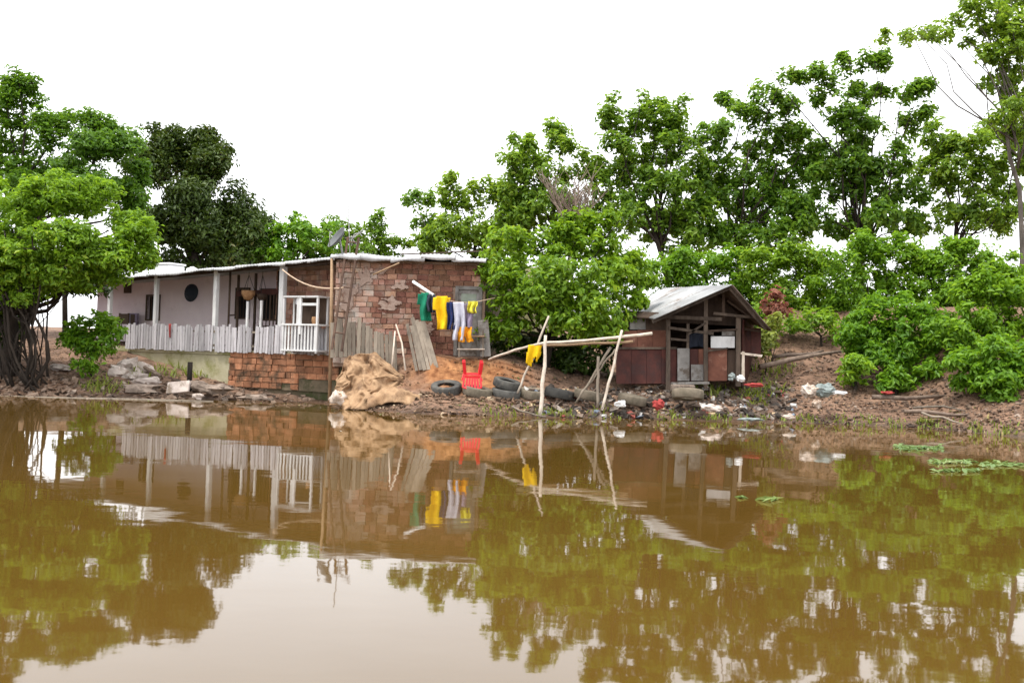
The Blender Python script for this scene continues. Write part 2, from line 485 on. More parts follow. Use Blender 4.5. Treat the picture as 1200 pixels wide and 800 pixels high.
M['c_green'] = cloth_mat('green_cloth', (0.012, 0.15, 0.085), (0.02, 0.21, 0.12))
M['c_yellow'] = cloth_mat('yellow_cloth', (0.68, 0.40, 0.008), (0.80, 0.52, 0.015))
M['c_navy'] = cloth_mat('navy_cloth', (0.02, 0.03, 0.10))
M['c_grey'] = cloth_mat('pale_grey_cloth', (0.40, 0.40, 0.48), (0.55, 0.55, 0.62))
M['c_purple'] = cloth_mat('mauve_cloth', (0.20, 0.16, 0.24), (0.30, 0.25, 0.34))
M['c_lime'] = cloth_mat('lemon_cloth', (0.55, 0.50, 0.04), (0.68, 0.62, 0.08))
M['c_orange'] = cloth_mat('orange_cloth', (0.62, 0.21, 0.01), (0.72, 0.34, 0.02))
M['c_white'] = cloth_mat('white_cloth', (0.62, 0.62, 0.66), (0.75, 0.75, 0.78))
M['c_dark'] = cloth_mat('dark_cloth', (0.03, 0.035, 0.05))
M['c_red'] = cloth_mat('red_rag', (0.30, 0.05, 0.045))

M['leaf_light'] = leaf_material('leaf_light', (0.065, 0.160, 0.008), (0.170, 0.330, 0.018), (0.24, 0.34, 0.03), 0.38)
M['leaf_mid'] = leaf_material('leaf_mid', (0.048, 0.120, 0.008), (0.140, 0.265, 0.016), None, 0.38)
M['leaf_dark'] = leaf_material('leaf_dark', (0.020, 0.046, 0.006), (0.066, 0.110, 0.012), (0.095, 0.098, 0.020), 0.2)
M['leaf_tall'] = leaf_material('leaf_tall', (0.046, 0.120, 0.010), (0.165, 0.295, 0.022), (0.20, 0.29, 0.035), 0.42)
M['leaf_bush'] = leaf_material('leaf_bush', (0.044, 0.130, 0.006), (0.145, 0.290, 0.015), (0.20, 0.32, 0.03), 0.38)
M['leaf_shrub'] = leaf_material('leaf_shrub', (0.056, 0.155, 0.008), (0.165, 0.325, 0.016), (0.22, 0.34, 0.03), 0.40)
M['leaf_red'] = leaf_material('leaf_red', (0.16, 0.05, 0.03), (0.30, 0.12, 0.075), (0.10, 0.14, 0.02), 0.3)
M['grass'] = leaf_material('grass_blade', (0.08, 0.12, 0.015), (0.20, 0.26, 0.04), (0.30, 0.26, 0.09), 0.3)
M['hyacinth'] = leaf_material('hyacinth', (0.07, 0.14, 0.03), (0.20, 0.29, 0.09), (0.28, 0.30, 0.14), 0.25)

# ================================================================== terrain and water
SHORE_PX = [(-700, 444), (-300, 455), (0, 463), (130, 466), (265, 468), (380, 473), (410, 480), (500, 485), (600, 487.5), (650, 489),
            (760, 491), (860, 494), (960, 496), (1040, 500), (1120, 505), (1200, 513), (1350, 524), (1700, 545)]
SH = [WZ(a, b) for a, b in SHORE_PX]
SHX = np.array([p.x for p in SH]); SHY = np.array([p.y for p in SH])
PROF = [  # px of the column, then (metres inland, height)
    (-300, [(-12, -2.0), (0, 0), (1.2, .35), (3, .75), (6, 1.3), (10, 1.75), (16, 1.9)]),
    (30, [(-12, -2.0), (0, 0), (1.2, .35), (3, .75), (6, 1.3), (10, 1.75), (16, 1.9)]),
    (150, [(-12, -2.0), (0, 0), (1.0, .28), (2.6, .60), (4, .75), (5, 1.0), (9, 1.25), (18, 1.6)]),
    (260, [(-12, -2.0), (0, 0), (0.8, .13), (1.6, .24), (3, .36), (5, .8), (9, 1.2), (18, 1.6)]),
    (385, [(-12, -2.0), (0, 0), (0.5, .05), (1.2, .10), (1.6, .5), (3, 1.1), (9, 1.25), (18, 1.8)]),
    (430, [(-12, -2.0), (0, 0), (0.8, .30), (1.4, .55), (2.0, .85), (2.8, 1.25), (9, 1.5), (18, 2.2)]),
    (500, [(-12, -2.0), (0, 0), (0.8, .35), (1.3, .62), (1.9, .72), (2.25, 1.30), (3.2, 1.42), (9, 1.6), (18, 2.4)]),
    (600, [(-12, -2.0), (0, 0), (0.8, .35), (1.3, .60), (1.9, .70), (2.3, 1.20), (3.4, 1.42), (9, 1.9), (18, 2.6)]),
    (680, [(-12, -2.0), (0, 0), (0.7, .30), (1.3, .52), (2.0, .62), (2.8, .85), (4.5, 1.2), (9, 2.0), (18, 2.9)]),
    (780, [(-12, -2.0), (0, 0), (0.6, .26), (1.2, .45), (1.7, .62), (2.4, .80), (5.4, .95), (8, 2.4), (12, 3.0), (18, 3.1)]),
    (880, [(-12, -2.0), (0, 0), (0.8, .28), (1.8, .60), (3.0, .95), (5.0, 1.9), (7.5, 3.0), (12, 3.35), (18, 3.3)]),
    (980, [(-12, -2.0), (0, 0), (1.0, .30), (2.2, .70), (3.6, 1.35), (5.5, 2.35), (7.5, 3.25), (12, 3.5), (18, 3.4)]),
    (1120, [(-12, -2.0), (0, 0), (1.2, .30), (2.6, .65), (4.2, 1.10), (6.0, 2.1), (8.5, 3.2), (12, 3.5), (18, 3.4)]),
    (1700, [(-12, -2.0), (0, 0), (1.2, .30), (2.6, .65), (4.2, 1.10), (6.0, 2.1), (8.5, 3.2), (12, 3.5), (18, 3.4)]),
]
PX_ = np.array([WZ(p[0], np.interp(p[0], [a for a, _ in SHORE_PX], [b for _, b in SHORE_PX])).x for p in PROF])


def height(x, y, rough=True):
    t = y - float(np.interp(x, SHX, SHY))
    i = int(np.clip(np.searchsorted(PX_, x) - 1, 0, len(PROF) - 2))
    a = float(np.clip((x - PX_[i]) / (PX_[i + 1] - PX_[i]), 0, 1))
    z = 0
    for w, k in ((1 - a, i), (a, i + 1)):
        pr = PROF[k][1]
        z += w * float(np.interp(t, [q[0] for q in pr], [q[1] for q in pr]))
    if rough and t > -2:
        k = min(1.0, max(0.0, (t + .4) / 0.8))
        z += k * (0.10 * noise.noise((x * .9, y * .9, 3.1)) + 0.055 * noise.noise((x * 2.7, y * 2.7, 9.0)) + 0.03 * noise.noise((x * 7, y * 7, 1.0)))
        z += (1 - k) * 0.05 * noise.noise((x * 2.0, y * 2.0, 5.0)) * (1 if t > -1 else 0)
    return z


def G(px, Y):
    """point on the ground under a picture column at depth Y"""
    p = W(px, 421, Y)
    return Vector((p.x, p.y, height(p.x, p.y)))


def ground_hit(px, py):
    """first ground point along a line of sight"""
    d = ray(px, py)
    Y = 20.0
    while Y < 45:
        p = CAM + d * (Y / d.y)
        if p.z <= hgrid(p.x, p.y): break
        Y += 0.12
    p.z = hgrid(p.x, p.y)
    return p


HT = {}


def hgrid(x, y):
    """ground height read off a 0.14 m table"""
    k = (round(x / .14), round(y / .14))
    if k not in HT: HT[k] = height(k[0] * .14, k[1] * .14)
    return HT[k]


def ground_sheet():
    xs = np.concatenate([-np.geomspace(20, 900, 18)[::-1], np.arange(-18.9, 19, 0.14), np.geomspace(20, 900, 18)])
    ys = np.concatenate([[10, 13, 16, 18], np.arange(19.5, 33, 0.14), np.arange(33.2, 44, .6), np.geomspace(45, 1500, 16)])
    nx, ny = len(xs), len(ys)
    vs = []
    for x in xs:
        for y in ys:
            vs.append((x, y, height(x, y) if y < 60 else 2.6 + 0.0 * x))
    me = bpy.data.meshes.new('ground')
    fs = [(i * ny + j, (i + 1) * ny + j, (i + 1) * ny + j + 1, i * ny + j + 1) for i in range(nx - 1) for j in range(ny - 1)]
    me.from_pydata(vs, [], fs)
    me.materials.append(M['soil'])
    me.polygons.foreach_set('use_smooth', [True] * len(fs))
    o = link('ground', me, (0, 0, 0))
    o['kind'] = 'structure'


ground_sheet()


def water():
    m = bpy.data.materials.new('muddy_water')
    m.use_nodes = True
    N, L = m.node_tree.nodes, m.node_tree.links
    b = N['Principled BSDF']
    b.inputs['Roughness'].default_value = 0.03
    b.inputs['IOR'].default_value = 1.42
    b.inputs['Specular IOR Level'].default_value = 0.5
    tc = N.new('ShaderNodeTexCoord')
    n0 = N.new('ShaderNodeTexNoise'); n0.inputs['Scale'].default_value = 0.25; n0.inputs['Detail'].default_value = 3
    L.new(tc.outputs['Object'], n0.inputs['Vector'])
    rp = N.new('ShaderNodeValToRGB')
    rp.color_ramp.elements[0].position = 0.35; rp.color_ramp.elements[0].color = (0.082, 0.044, 0.008, 1)
    rp.color_ramp.elements[1].position = 0.70; rp.color_ramp.elements[1].color = (0.096, 0.054, 0.011, 1)
    L.new(n0.outputs['Fac'], rp.inputs['Fac']); L.new(rp.outputs['Color'], b.inputs['Base Color'])
    h = None
    for sx, sy, sc, amp in ((0.55, 1.0, 0.9, 0.0030), (0.6, 1.0, 2.6, 0.0011), (0.8, 1.0, 8.0, 0.00022)):
        mp = N.new('ShaderNodeMapping'); mp.inputs['Scale'].default_value = (sx, sy, 1); mp.inputs['Rotation'].default_value = (0, 0, 0.25 * sc % 1.0)
        L.new(tc.outputs['Object'], mp.inputs['Vector'])
        n = N.new('ShaderNodeTexNoise'); n.inputs['Scale'].default_value = sc; n.inputs['Detail'].default_value = 1.5
        L.new(mp.outputs['Vector'], n.inputs['Vector'])
        k = N.new('ShaderNodeMath'); k.operation = 'MULTIPLY_ADD'; k.inputs[1].default_value = amp
        L.new(n.outputs['Fac'], k.inputs[0])
        if h: L.new(h, k.inputs[2])
        else: k.inputs[2].default_value = 0
        h = k.outputs[0]
    bp = N.new('ShaderNodeBump'); bp.inputs['Strength'].default_value = 1.0; bp.inputs['Distance'].default_value = 1.0
    L.new(h, bp.inputs['Height']); L.new(bp.outputs['Normal'], b.inputs['Normal'])
    me = bpy.data.meshes.new('water')
    me.from_pydata([(-1500, -1500, 0), (1500, -1500, 0), (1500, 60, 0), (-1500, 60, 0)], [], [(0, 1, 2, 3)])
    me.materials.append(m)
    o = link('water', me, (0, 0, 0))
    o['kind'] = 'structure'


water()


# ================================================================== foliage
def leaf_object(name, P, Nn, size, mat, parent, aspect=0.5, fold=0.18, droop=0.25, rng=RNG):
    """thousands of folded leaves: four corners each"""
    n = len(P)
    T = rng.normal(size=(n, 3))
    T[:, 2] -= droop
    T -= Nn * np.sum(T * Nn, 1, keepdims=True)
    T /= np.linalg.norm(T, axis=1, keepdims=True) + 1e-9
    B = np.cross(Nn, T)
    s = size[:, None]
    v = np.empty((n, 4, 3))
    v[:, 0] = P - T * s * .5
    v[:, 1] = P + B * s * aspect * .5 + Nn * s * fold
    v[:, 2] = P + T * s * .5 - Nn * s * .10
    v[:, 3] = P - B * s * aspect * .5 + Nn * s * fold
    org = Vector(P.mean(0)); org.z = float(P[:, 2].min())
    v = (v - np.array(org)).reshape(-1, 3)
    me = bpy.data.meshes.new(name)
    me.vertices.add(n * 4)
    me.vertices.foreach_set('co', v.ravel())
    me.loops.add(n * 6)
    idx = (np.arange(n)[:, None] * 4 + np.array([0, 1, 2, 0, 2, 3])[None]).ravel()
    me.loops.foreach_set('vertex_index', idx.astype(np.int32))
    me.polygons.add(n * 2)
    me.polygons.foreach_set('loop_start', (np.arange(n * 2) * 3).astype(np.int32))
    me.polygons.foreach_set('loop_total', np.full(n * 2, 3, np.int32))
    me.update(calc_edges=True)
    me.materials.append(mat)
    return link(name, me, org, parent)


def clumps(blobs, step, rng, fill=0.35, dens=9.0):
    """clump centres through the blobs' volumes: most near the skin, some inside"""
    out = []
    for c, rx, ry, rz in blobs:
        k = max(5, int(dens *  (rx * ry + ry * rz + rx * rz) / 3 / (step * step)))
        d = rng.normal(size=(k, 3)); d /= np.linalg.norm(d, axis=1, keepdims=True)
        r = np.where(rng.random(k) < fill, rng.random(k) ** .5 * .8, .78 + .22 * rng.random(k))
        out.append(np.array(c)[None] + d * r[:, None] * np.array([rx, ry, rz])[None])
    return np.concatenate(out)


def foliage(name, blobs, mat, parent, step, leaf, per, seed, flat=0.65, aspect=0.5, clump=None, droop=0.25, fill=0.35, upw=0.8, dens=9.0):
    rng = np.random.default_rng(seed)
    C = clumps(blobs, step, rng, fill, dens)
    mid = np.mean([np.array(b[0]) for b in blobs], axis=0)
    cr = (clump or step * .75) * (0.55 + 0.75 * rng.random(len(C)))
    n = len(C) * per
    ci = np.repeat(np.arange(len(C)), per)
    d = rng.normal(size=(n, 3)); d /= np.linalg.norm(d, axis=1, keepdims=True)
    off = d * (rng.random(n) ** .45)[:, None] * cr[ci][:, None]
    off[:, 2] *= flat
    P = C[ci] + off
    o = C[ci] - mid; o /= np.linalg.norm(o, axis=1, keepdims=True) + 1e-6
    Nn = d * .55 + o * .35 + np.array([0, 0, upw]) + rng.normal(size=(n, 3)) * .42
    Nn /= np.linalg.norm(Nn, axis=1, keepdims=True)
    size = leaf * (0.6 + 0.8 * rng.random(n))
    leaf_object(name, P, Nn, size, mat, parent, aspect, droop=droop, rng=rng)
    return C


def limb_path(a, b, sag, rng, n=6, wob=.07):
    a, b = Vector(a), Vector(b)
    side = Vector(rng.normal(size=3)) * (b - a).length * wob
    pts = []
    for i in range(n + 1):
        t = i / n
        p = a.lerp(b, t)
        p.z += sag * math.sin(math.pi * t) * (b - a).length
        pts.append(p + side * math.sin(math.pi * t * 1.5) + Vector(rng.normal(size=3)) * .02 * (b - a).length * (t if t < 1 else .3))
    return pts


def tree(name, label, cat, base, fork, blobs_px, Y, mat, step, leaf, per, seed, bark='bark', trunk_r=0.18, group=None,
         flat=0.65, aspect=0.5, clump=None, depth=0.9, twigs=0.5, fill=0.35, upw=0.8, droop=0.25, extra=None, yj=0.8, dens=9.0, split=0, rzs=1.0):
    """base: ground point; fork: where the trunk divides; blobs in picture columns turned into places round depth Y"""
    rng = np.random.default_rng(seed)
    t = thing(name, label, cat, base, group)
    blobs = []
    for q in blobs_px:
        px, py, rx, rz = q[:4]
        y = Y + (q[4] if len(q) > 4 else rng.uniform(-yj, yj))
        c = W(px, py, y)
        a, b_ = S(rx, Y), S(rz * rzs, Y)
        blobs.append((tuple(c), a, max(.4, depth * (a + b_) / 2), b_))
    base, fork = Vector(base), Vector(fork)
    mb = MB()
    tp = limb_path(base - Vector((0, 0, .25)), fork, 0.0, rng, 7, .025)
    rr = [trunk_r * (1.35 if i == 0 else 1.12 if i == 1 else 1.0 - .45 * i / 7) for i in range(8)]
    mb.tube(tp, rr, 9, rough=.06).build('trunk', M[bark], t, smooth=True)
    for c, rx, ry, rz in blobs:
        end = Vector(c)
        start = tp[4].lerp(fork, rng.uniform(0.2, 1.0)) if len(blobs) > 2 else fork
        lp = limb_path(start, end, .05, rng, 6)
        r0 = trunk_r * .34
        MB().tube(lp, [max(.012, r0 * (1 - .8 * i / 6)) for i in range(7)], 6, rough=.05).build('limb', M[bark], t, smooth=True)
    fb = blobs
    if split < 0:                               # keep the bough and ring it with small ragged heads
        fb = [(c, rx * .86, ry * .86, rz * .86) for c, rx, ry, rz in blobs]
        for c, rx, ry, rz in blobs:
            for k in range(-split):
                d = rng.normal(size=3); d[2] += .35; d /= np.linalg.norm(d)
                f = rng.uniform(.75, 1.25); q = rng.uniform(.16, .36)
                m_ = (rx + rz) / 2 * q
                fb.append((tuple(np.array(c) + d * f * np.array([rx, ry, rz])), m_, m_, m_ * 1.1))
    if split > 0:                               # break every bough into smaller uneven heads
        fb = []
        for c, rx, ry, rz in blobs:
            for k in range(split):
                d = rng.normal(size=3); d /= np.linalg.norm(d)
                f = rng.uniform(.25, .85); q = rng.uniform(.32, .62)
                fb.append((tuple(np.array(c) + d * f * np.array([rx, ry, rz])), rx * q, ry * q, rz * q * .85))
    C = foliage('crown', fb, M[mat], t, step, leaf, per, seed + 1, flat, aspect, clump, droop, fill, upw, dens)
    if twigs:
        tw = MB()
        cents = [Vector(b[0]) for b in fb]
        for c in C[rng.random(len(C)) < twigs]:
            c = Vector(c)
            q = min(cents, key=lambda e: (e - c).length)
            lp = limb_path(q, c, -.03, rng, 3)
            tw.tube(lp, [trunk_r * .11, trunk_r * .09, trunk_r * .07, trunk_r * .04], 4, cap=False)
        o = tw.build('twigs', M[bark], t)
        o['kind'] = 'stuff'
    if extra: extra(t, rng)
    return t


# trees behind, from the left
def left_front_extra(t, rng):
    # hanging roots and sinewy stems round the trunk
    thin = [(rng.uniform(-30, 62), rng.uniform(-30, 62), rng.uniform(315, 335)) for _ in range(26)]
    for px0, px1, top in tuple(thin) + ((-22, -18, 322), (-8, -12, 318), (6, 2, 315), (14, 16, 322), (22, 20, 318), (31, 27, 325), (38, 40, 322), (45, 36, 330), (28, 48, 330), (52, 58, 326)):
        Yr = 26.6 + rng.uniform(-.5, .9)
        g = G(px1, Yr); g.z -= .1
        a = W(px0 + rng.uniform(-4, 4), top, Yr - .2)
        r = rng.uniform(.012, .035) if px0 == float(px0) and not isinstance(px0, int) else rng.uniform(.025, .055)
        MB().tube(limb_path(g, a, 0, rng, 7), [r * 1.5, r * 1.1, r, r, r * .9, r * .9, r * .85, r * .8], 6, rough=.1).build('aerial_root', M['bark'], t, smooth=True)


tree('broad_tree', 'broad bright green tree with dark hanging roots leaning over the water at far left', 'tree',
     G(8, 27.2), W(16, 335, 26.8),
     [(-60, 290, 70, 50, -.4), (10, 280, 62, 42, -1.0), (70, 285, 58, 38, -1.2), (125, 282, 48, 36, -.6), (158, 284, 28, 26, -.2), (40, 235, 66, 40, -.3), (100, 240, 50, 38, .2),
      (-30, 225, 70, 50, .2), (-120, 270, 80, 60, .2), (60, 312, 56, 18, .6), (0, 312, 50, 20, .6), (140, 312, 30, 14, .4), (95, 322, 30, 12, .2), (20, 330, 34, 14, 1.2), (-60, 330, 50, 30, 1.0), (50, 325, 30, 12, 1.4), (168, 300, 22, 18, 0), (120, 322, 26, 12, -.3), (40, 330, 26, 10, -.6), (0, 345, 34, 18, .3), (150, 262, 26, 16, 0), (30, 342, 34, 14, -.4), (80, 332, 34, 10, -.4), (-10, 330, 40, 18, -.8), (60, 322, 36, 14, -1.0), (110, 326, 30, 10, .3), (14, 360, 22, 10, .6)],
     26.8, 'leaf_light', 0.30, 0.15, 34, 11, trunk_r=.22, flat=.6, aspect=.42, clump=.27, fill=.25, twigs=.2, extra=left_front_extra, split=6, dens=6.5)
tree('tall_feathery_tree', 'tall green feathery tree rising behind the broad tree at far left', 'tree',
     G(20, 33.5), W(30, 250, 33),
     [(8, 120, 34, 36), (22, 100, 22, 26), (55, 150, 40, 38), (95, 165, 45, 34), (130, 165, 34, 28), (-30, 170, 60, 60), (20, 190, 60, 45), (85, 205, 60, 38), (140, 215, 30, 38), (112, 140, 22, 14), (148, 170, 18, 12), (152, 240, 22, 26), (165, 205, 16, 20), (160, 270, 18, 16)],
     33, 'leaf_mid', 0.36, 0.16, 36, 21, trunk_r=.2, flat=.65, aspect=.45, clump=.33, fill=.25, twigs=.3, split=6, dens=6.5)
tree('dark_mango_tree', 'dark dense round-headed tree standing behind the lavender verandah', 'tree',
     G(222, 41), W(225, 285, 41),
     [(215, 185, 46, 36), (175, 195, 30, 40), (245, 215, 36, 44), (200, 270, 48, 36), (255, 265, 48, 40), (290, 270, 24, 32), (160, 260, 26, 44), (222, 235, 40, 40), (240, 165, 16, 16), (285, 300, 34, 22), (225, 305, 50, 16), (298, 262, 20, 20), (270, 240, 26, 24), (255, 195, 26, 26), (200, 165, 30, 18), (305, 290, 18, 22), (235, 265, 50, 36)],
     41, 'leaf_dark', 0.46, 0.21, 40, 31, trunk_r=.28, flat=.75, aspect=.38, clump=.46, fill=.35, split=5, dens=10, twigs=.3, droop=.6, upw=.6)
tree('low_bright_tree', 'low bright green tree showing over the verandah roof, left of the satellite dish', 'tree',
     G(345, 40), W(345, 300, 40),
     [(318, 280, 30, 26), (350, 272, 30, 24), (378, 278, 26, 20), (335, 300, 46, 20), (385, 296, 26, 16)],
     40, 'leaf_shrub', 0.42, 0.20, 30, 41, trunk_r=.16, flat=.7, twigs=.3)
tree('low_round_tree', 'low mid-green tree showing over the roof, right of the satellite dish', 'tree',
     G(432, 42), W(432, 300, 42),
     [(412, 280, 22, 20), (440, 276, 20, 18), (446, 258, 12, 12), (425, 298, 30, 14), (465, 286, 18, 16), (390, 262, 14, 10)],
     42, 'leaf_mid', 0.42, 0.20, 26, 51, trunk_r=.14, flat=.7, twigs=.5)
TALL = 'tall open-crowned trees behind the huts'
tree('slender_tree', 'small slender tree leaning left with a sparse tuft above the roof', 'tree',
     G(512, 43), W(500, 275, 43),
     [(482, 234, 12, 7), (500, 243, 14, 9), (515, 262, 12, 10), (493, 262, 12, 10)],
     43, 'leaf_tall', 0.36, 0.22, 24, 61, 'barkpale', .09, TALL, twigs=.6, clump=.36, dens=4.8, fill=.3, depth=.85, flat=.95, rzs=1.15, split=-1)
tree('open_tree', 'low open-crowned tree over the right end of the house roof', 'tree',
     G(560, 42), W(558, 272, 42),
     [(528, 222, 14, 14), (548, 238, 24, 14), (570, 222, 24, 12), (590, 240, 20, 16), (545, 266, 40, 18), (520, 278, 30, 14), (570, 285, 36, 16), (505, 285, 24, 12), (585, 270, 22, 16), (610, 255, 16, 16)],
     42, 'leaf_tall', 0.36, 0.23, 34, 71, 'bark', 0.112, TALL, twigs=.5, clump=.36, dens=4.8, fill=.3, depth=.85, flat=.95, rzs=1.15, split=-1)
tree('open_tree', 'open-crowned tree with two rounded heads beside the bare dead shrub', 'tree',
     G(655, 41), W(652, 255, 41),
     [(613, 165, 16, 12), (598, 187, 14, 8), (620, 195, 22, 14), (655, 170, 18, 16), (640, 205, 34, 16), (690, 195, 24, 20), (606, 222, 24, 16), (655, 232, 24, 14), (632, 250, 36, 14), (705, 218, 20, 20), (655, 153, 12, 8), (600, 262, 30, 16), (690, 250, 30, 20), (620, 235, 30, 18)],
     41, 'leaf_tall', 0.36, 0.23, 34, 81, 'bark', 0.136, TALL, twigs=.5, clump=.36, dens=4.8, fill=.3, depth=.85, flat=.95, rzs=1.15, split=-1)
tree('open_tree', 'tall open-crowned tree with a leaning trunk above the leafy bush', 'tree',
     G(785, 40), W(768, 262, 40),
     [(722, 125, 14, 14), (715, 140, 14, 10), (762, 122, 18, 16), (795, 128, 18, 14), (745, 150, 34, 18), (785, 155, 30, 16), (720, 168, 20, 12), (755, 185, 40, 18), (800, 178, 26, 18), (748, 222, 30, 20), (790, 222, 32, 24), (725, 205, 18, 16), (775, 262, 44, 24), (805, 290, 30, 14), (815, 250, 30, 22), (735, 250, 30, 22), (820, 210, 24, 24)],
     40, 'leaf_tall', 0.36, 0.23, 34, 91, 'bark', 0.152, TALL, twigs=.5, clump=.36, dens=4.8, fill=.3, depth=.85, flat=.95, rzs=1.15, split=-1)
tree('open_tree', 'tall dense-headed tree, middle of the row above the hut', 'tree',
     G(868, 41), W(868, 262, 41),
     [(855, 118, 14, 10), (900, 108, 18, 14), (925, 130, 16, 14), (880, 135, 30, 14), (840, 160, 32, 20), (890, 165, 36, 18), (930, 160, 24, 18), (850, 200, 36, 18), (900, 205, 36, 18), (838, 232, 30, 14), (885, 245, 40, 16), (930, 238, 24, 18), (862, 280, 44, 18), (912, 280, 36, 16), (945, 205, 26, 24), (870, 225, 50, 20), (930, 262, 40, 18), (825, 270, 30, 20), (950, 180, 20, 20)],
     41, 'leaf_tall', 0.36, 0.23, 34, 101, 'bark', 0.160, TALL, twigs=.45, clump=.36, dens=4.8, fill=.3, depth=.85, flat=.95, rzs=1.15, split=-1)
tree('open_tree', 'tallest thin-topped tree of the row with sky showing between its boughs', 'tree',
     G(1010, 40.5), W(1005, 265, 40.5),
     [(928, 87, 10, 7), (950, 82, 16, 9), (985, 78, 14, 9), (1015, 75, 14, 9), (1040, 70, 12, 11), (970, 105, 22, 12), (1005, 115, 22, 12), (1035, 108, 16, 9), (1068, 108, 16, 16), (1085, 104, 12, 6), (1080, 132, 14, 9), (1072, 150, 12, 10), (985, 138, 22, 10), (1022, 155, 20, 14),
      (1000, 190, 40, 18), (965, 195, 18, 12), (1050, 190, 24, 16), (1015, 220, 32, 16), (970, 225, 24, 12), (1030, 255, 30, 16), (985, 262, 36, 18), (945, 245, 30, 18), (1055, 225, 30, 18), (1005, 205, 50, 18), (1060, 262, 28, 14), (990, 168, 30, 14), (1005, 135, 26, 12)],
     40.5, 'leaf_tall', 0.36, 0.23, 34, 111, 'bark', 0.152, TALL, twigs=.55, clump=.36, dens=4.8, fill=.3, depth=.85, flat=.95, rzs=1.15, split=-1)
tree('open_tree', 'spreading flat-topped tree of the row at far right', 'tree',
     G(1120, 42), W(1122, 255, 42),
     [(1105, 165, 26, 14), (1140, 170, 34, 14), (1180, 160, 30, 14), (1095, 200, 40, 14), (1150, 195, 34, 12), (1190, 190, 30, 18), (1115, 245, 30, 14), (1085, 262, 26, 12), (1150, 240, 24, 14), (1215, 175, 30, 18), (1120, 215, 40, 12), (1165, 225, 30, 14), (1095, 178, 30, 16), (1190, 255, 30, 14), (1165, 265, 24, 10)],
     42, 'leaf_tall', 0.36, 0.23, 34, 121, 'bark', 0.136, TALL, twigs=.6, clump=.36, dens=4.8, fill=.3, depth=.85, flat=.95, rzs=1.15, split=-1)
tree('tall_near_tree', 'tall pale-trunked tree at the right edge with a long thin bough reaching left', 'tree',
     G(1186, 35), W(1184, 110, 35),
     [(1165, 18, 22, 14), (1135, 8, 14, 8), (1178, 45, 20, 14), (1100, 40, 24, 8), (1062, 45, 12, 6), (1035, 42, 6, 5), (1178, 80, 22, 14), (1192, 110, 20, 20), (1215, 60, 30, 30), (1190, 0, 26, 14), (1205, 140, 18, 14), (1130, 50, 10, 5), (1150, 30, 20, 10), (1180, 62, 26, 14), (1170, 100, 20, 12), (1188, 128, 22, 14), (1080, 42, 18, 5), (1195, 25, 30, 16), (1120, 25, 16, 6), (1160, 65, 20, 10), (1150, 5, 22, 8), (1172, 140, 14, 10), (1195, 160, 22, 14), (1182, 35, 24, 14)],
     35, 'leaf_tall', 0.34, 0.20, 22, 131, 'barkpale', .10, None, twigs=.7, clump=.28, dens=7, flat=.8)

# dead shrub
def dead_shrub():
    rng = np.random.default_rng(5)
    base = G(668, 38.5)
    t = thing('dead_shrub', 'bare pale brown dead shrub with upright twigs among the green crowns', 'shrub', base)
    top = W(668, 270, 38.5)
    MB().tube(limb_path(base, top, 0, rng, 5), [.09, .08, .07, .06, .06, .05], 6).build('trunk', M['twig'], t, smooth=True)
    for i in range(16):
        a = W(668 + rng.uniform(-5, 5), 268, 38.5)
        e = W(672 + rng.uniform(-36, 34), 222 + rng.uniform(-14, 22), 38.5 + rng.uniform(-.7, .7))
        lp = limb_path(a, e, 0, rng, 5)
        b = MB().tube(lp, [.05, .042, .036, .03, .02, .012], 5)
        o = b.build('branch', M['twig'], t)
        tw = MB()
        for q in lp[2:]:
            for k in range(3):
                tw.tube([q, q + Vector((rng.uniform(-.5, .5), rng.uniform(-.4, .4), rng.uniform(.3, .8)))], [.018, .007], 4, cap=False)
        tw.build('twig', M['twig'], o)


dead_shrub()

# bushes
tree('leafy_bush_tree', 'large leafy green bush tree covering the end of the house', 'tree',
     G(640, 27.2), W(648, 385, 26.9),
     [(590, 300, 32, 28, -.3), (640, 290, 40, 24, -.1), (690, 285, 40, 26, .1), (725, 300, 32, 30, .2), (590, 335, 32, 26, -.6), (635, 335, 40, 30, -.9), (685, 330, 42, 30, -.9), (728, 335, 28, 28, -.3), (600, 368, 36, 22, -.6), (650, 372, 30, 18, -.9),
      (700, 372, 38, 22, -.9), (735, 362, 22, 20, -.2), (670, 268, 22, 12, .1), (710, 262, 20, 14, .2), (650, 350, 60, 40, .9), (745, 318, 18, 20, .2), (690, 390, 30, 12, -.6), (578, 385, 16, 12, -.2)],
     26.9, 'leaf_bush', 0.30, 0.175, 26, 141, trunk_r=.12, flat=.8, aspect=.45, clump=.27, fill=.4, twigs=.2, droop=.8, depth=.7, upw=.7, yj=.3, dens=7.5, split=-3)
HEDGE = 'round shrubs along the top of the bank'
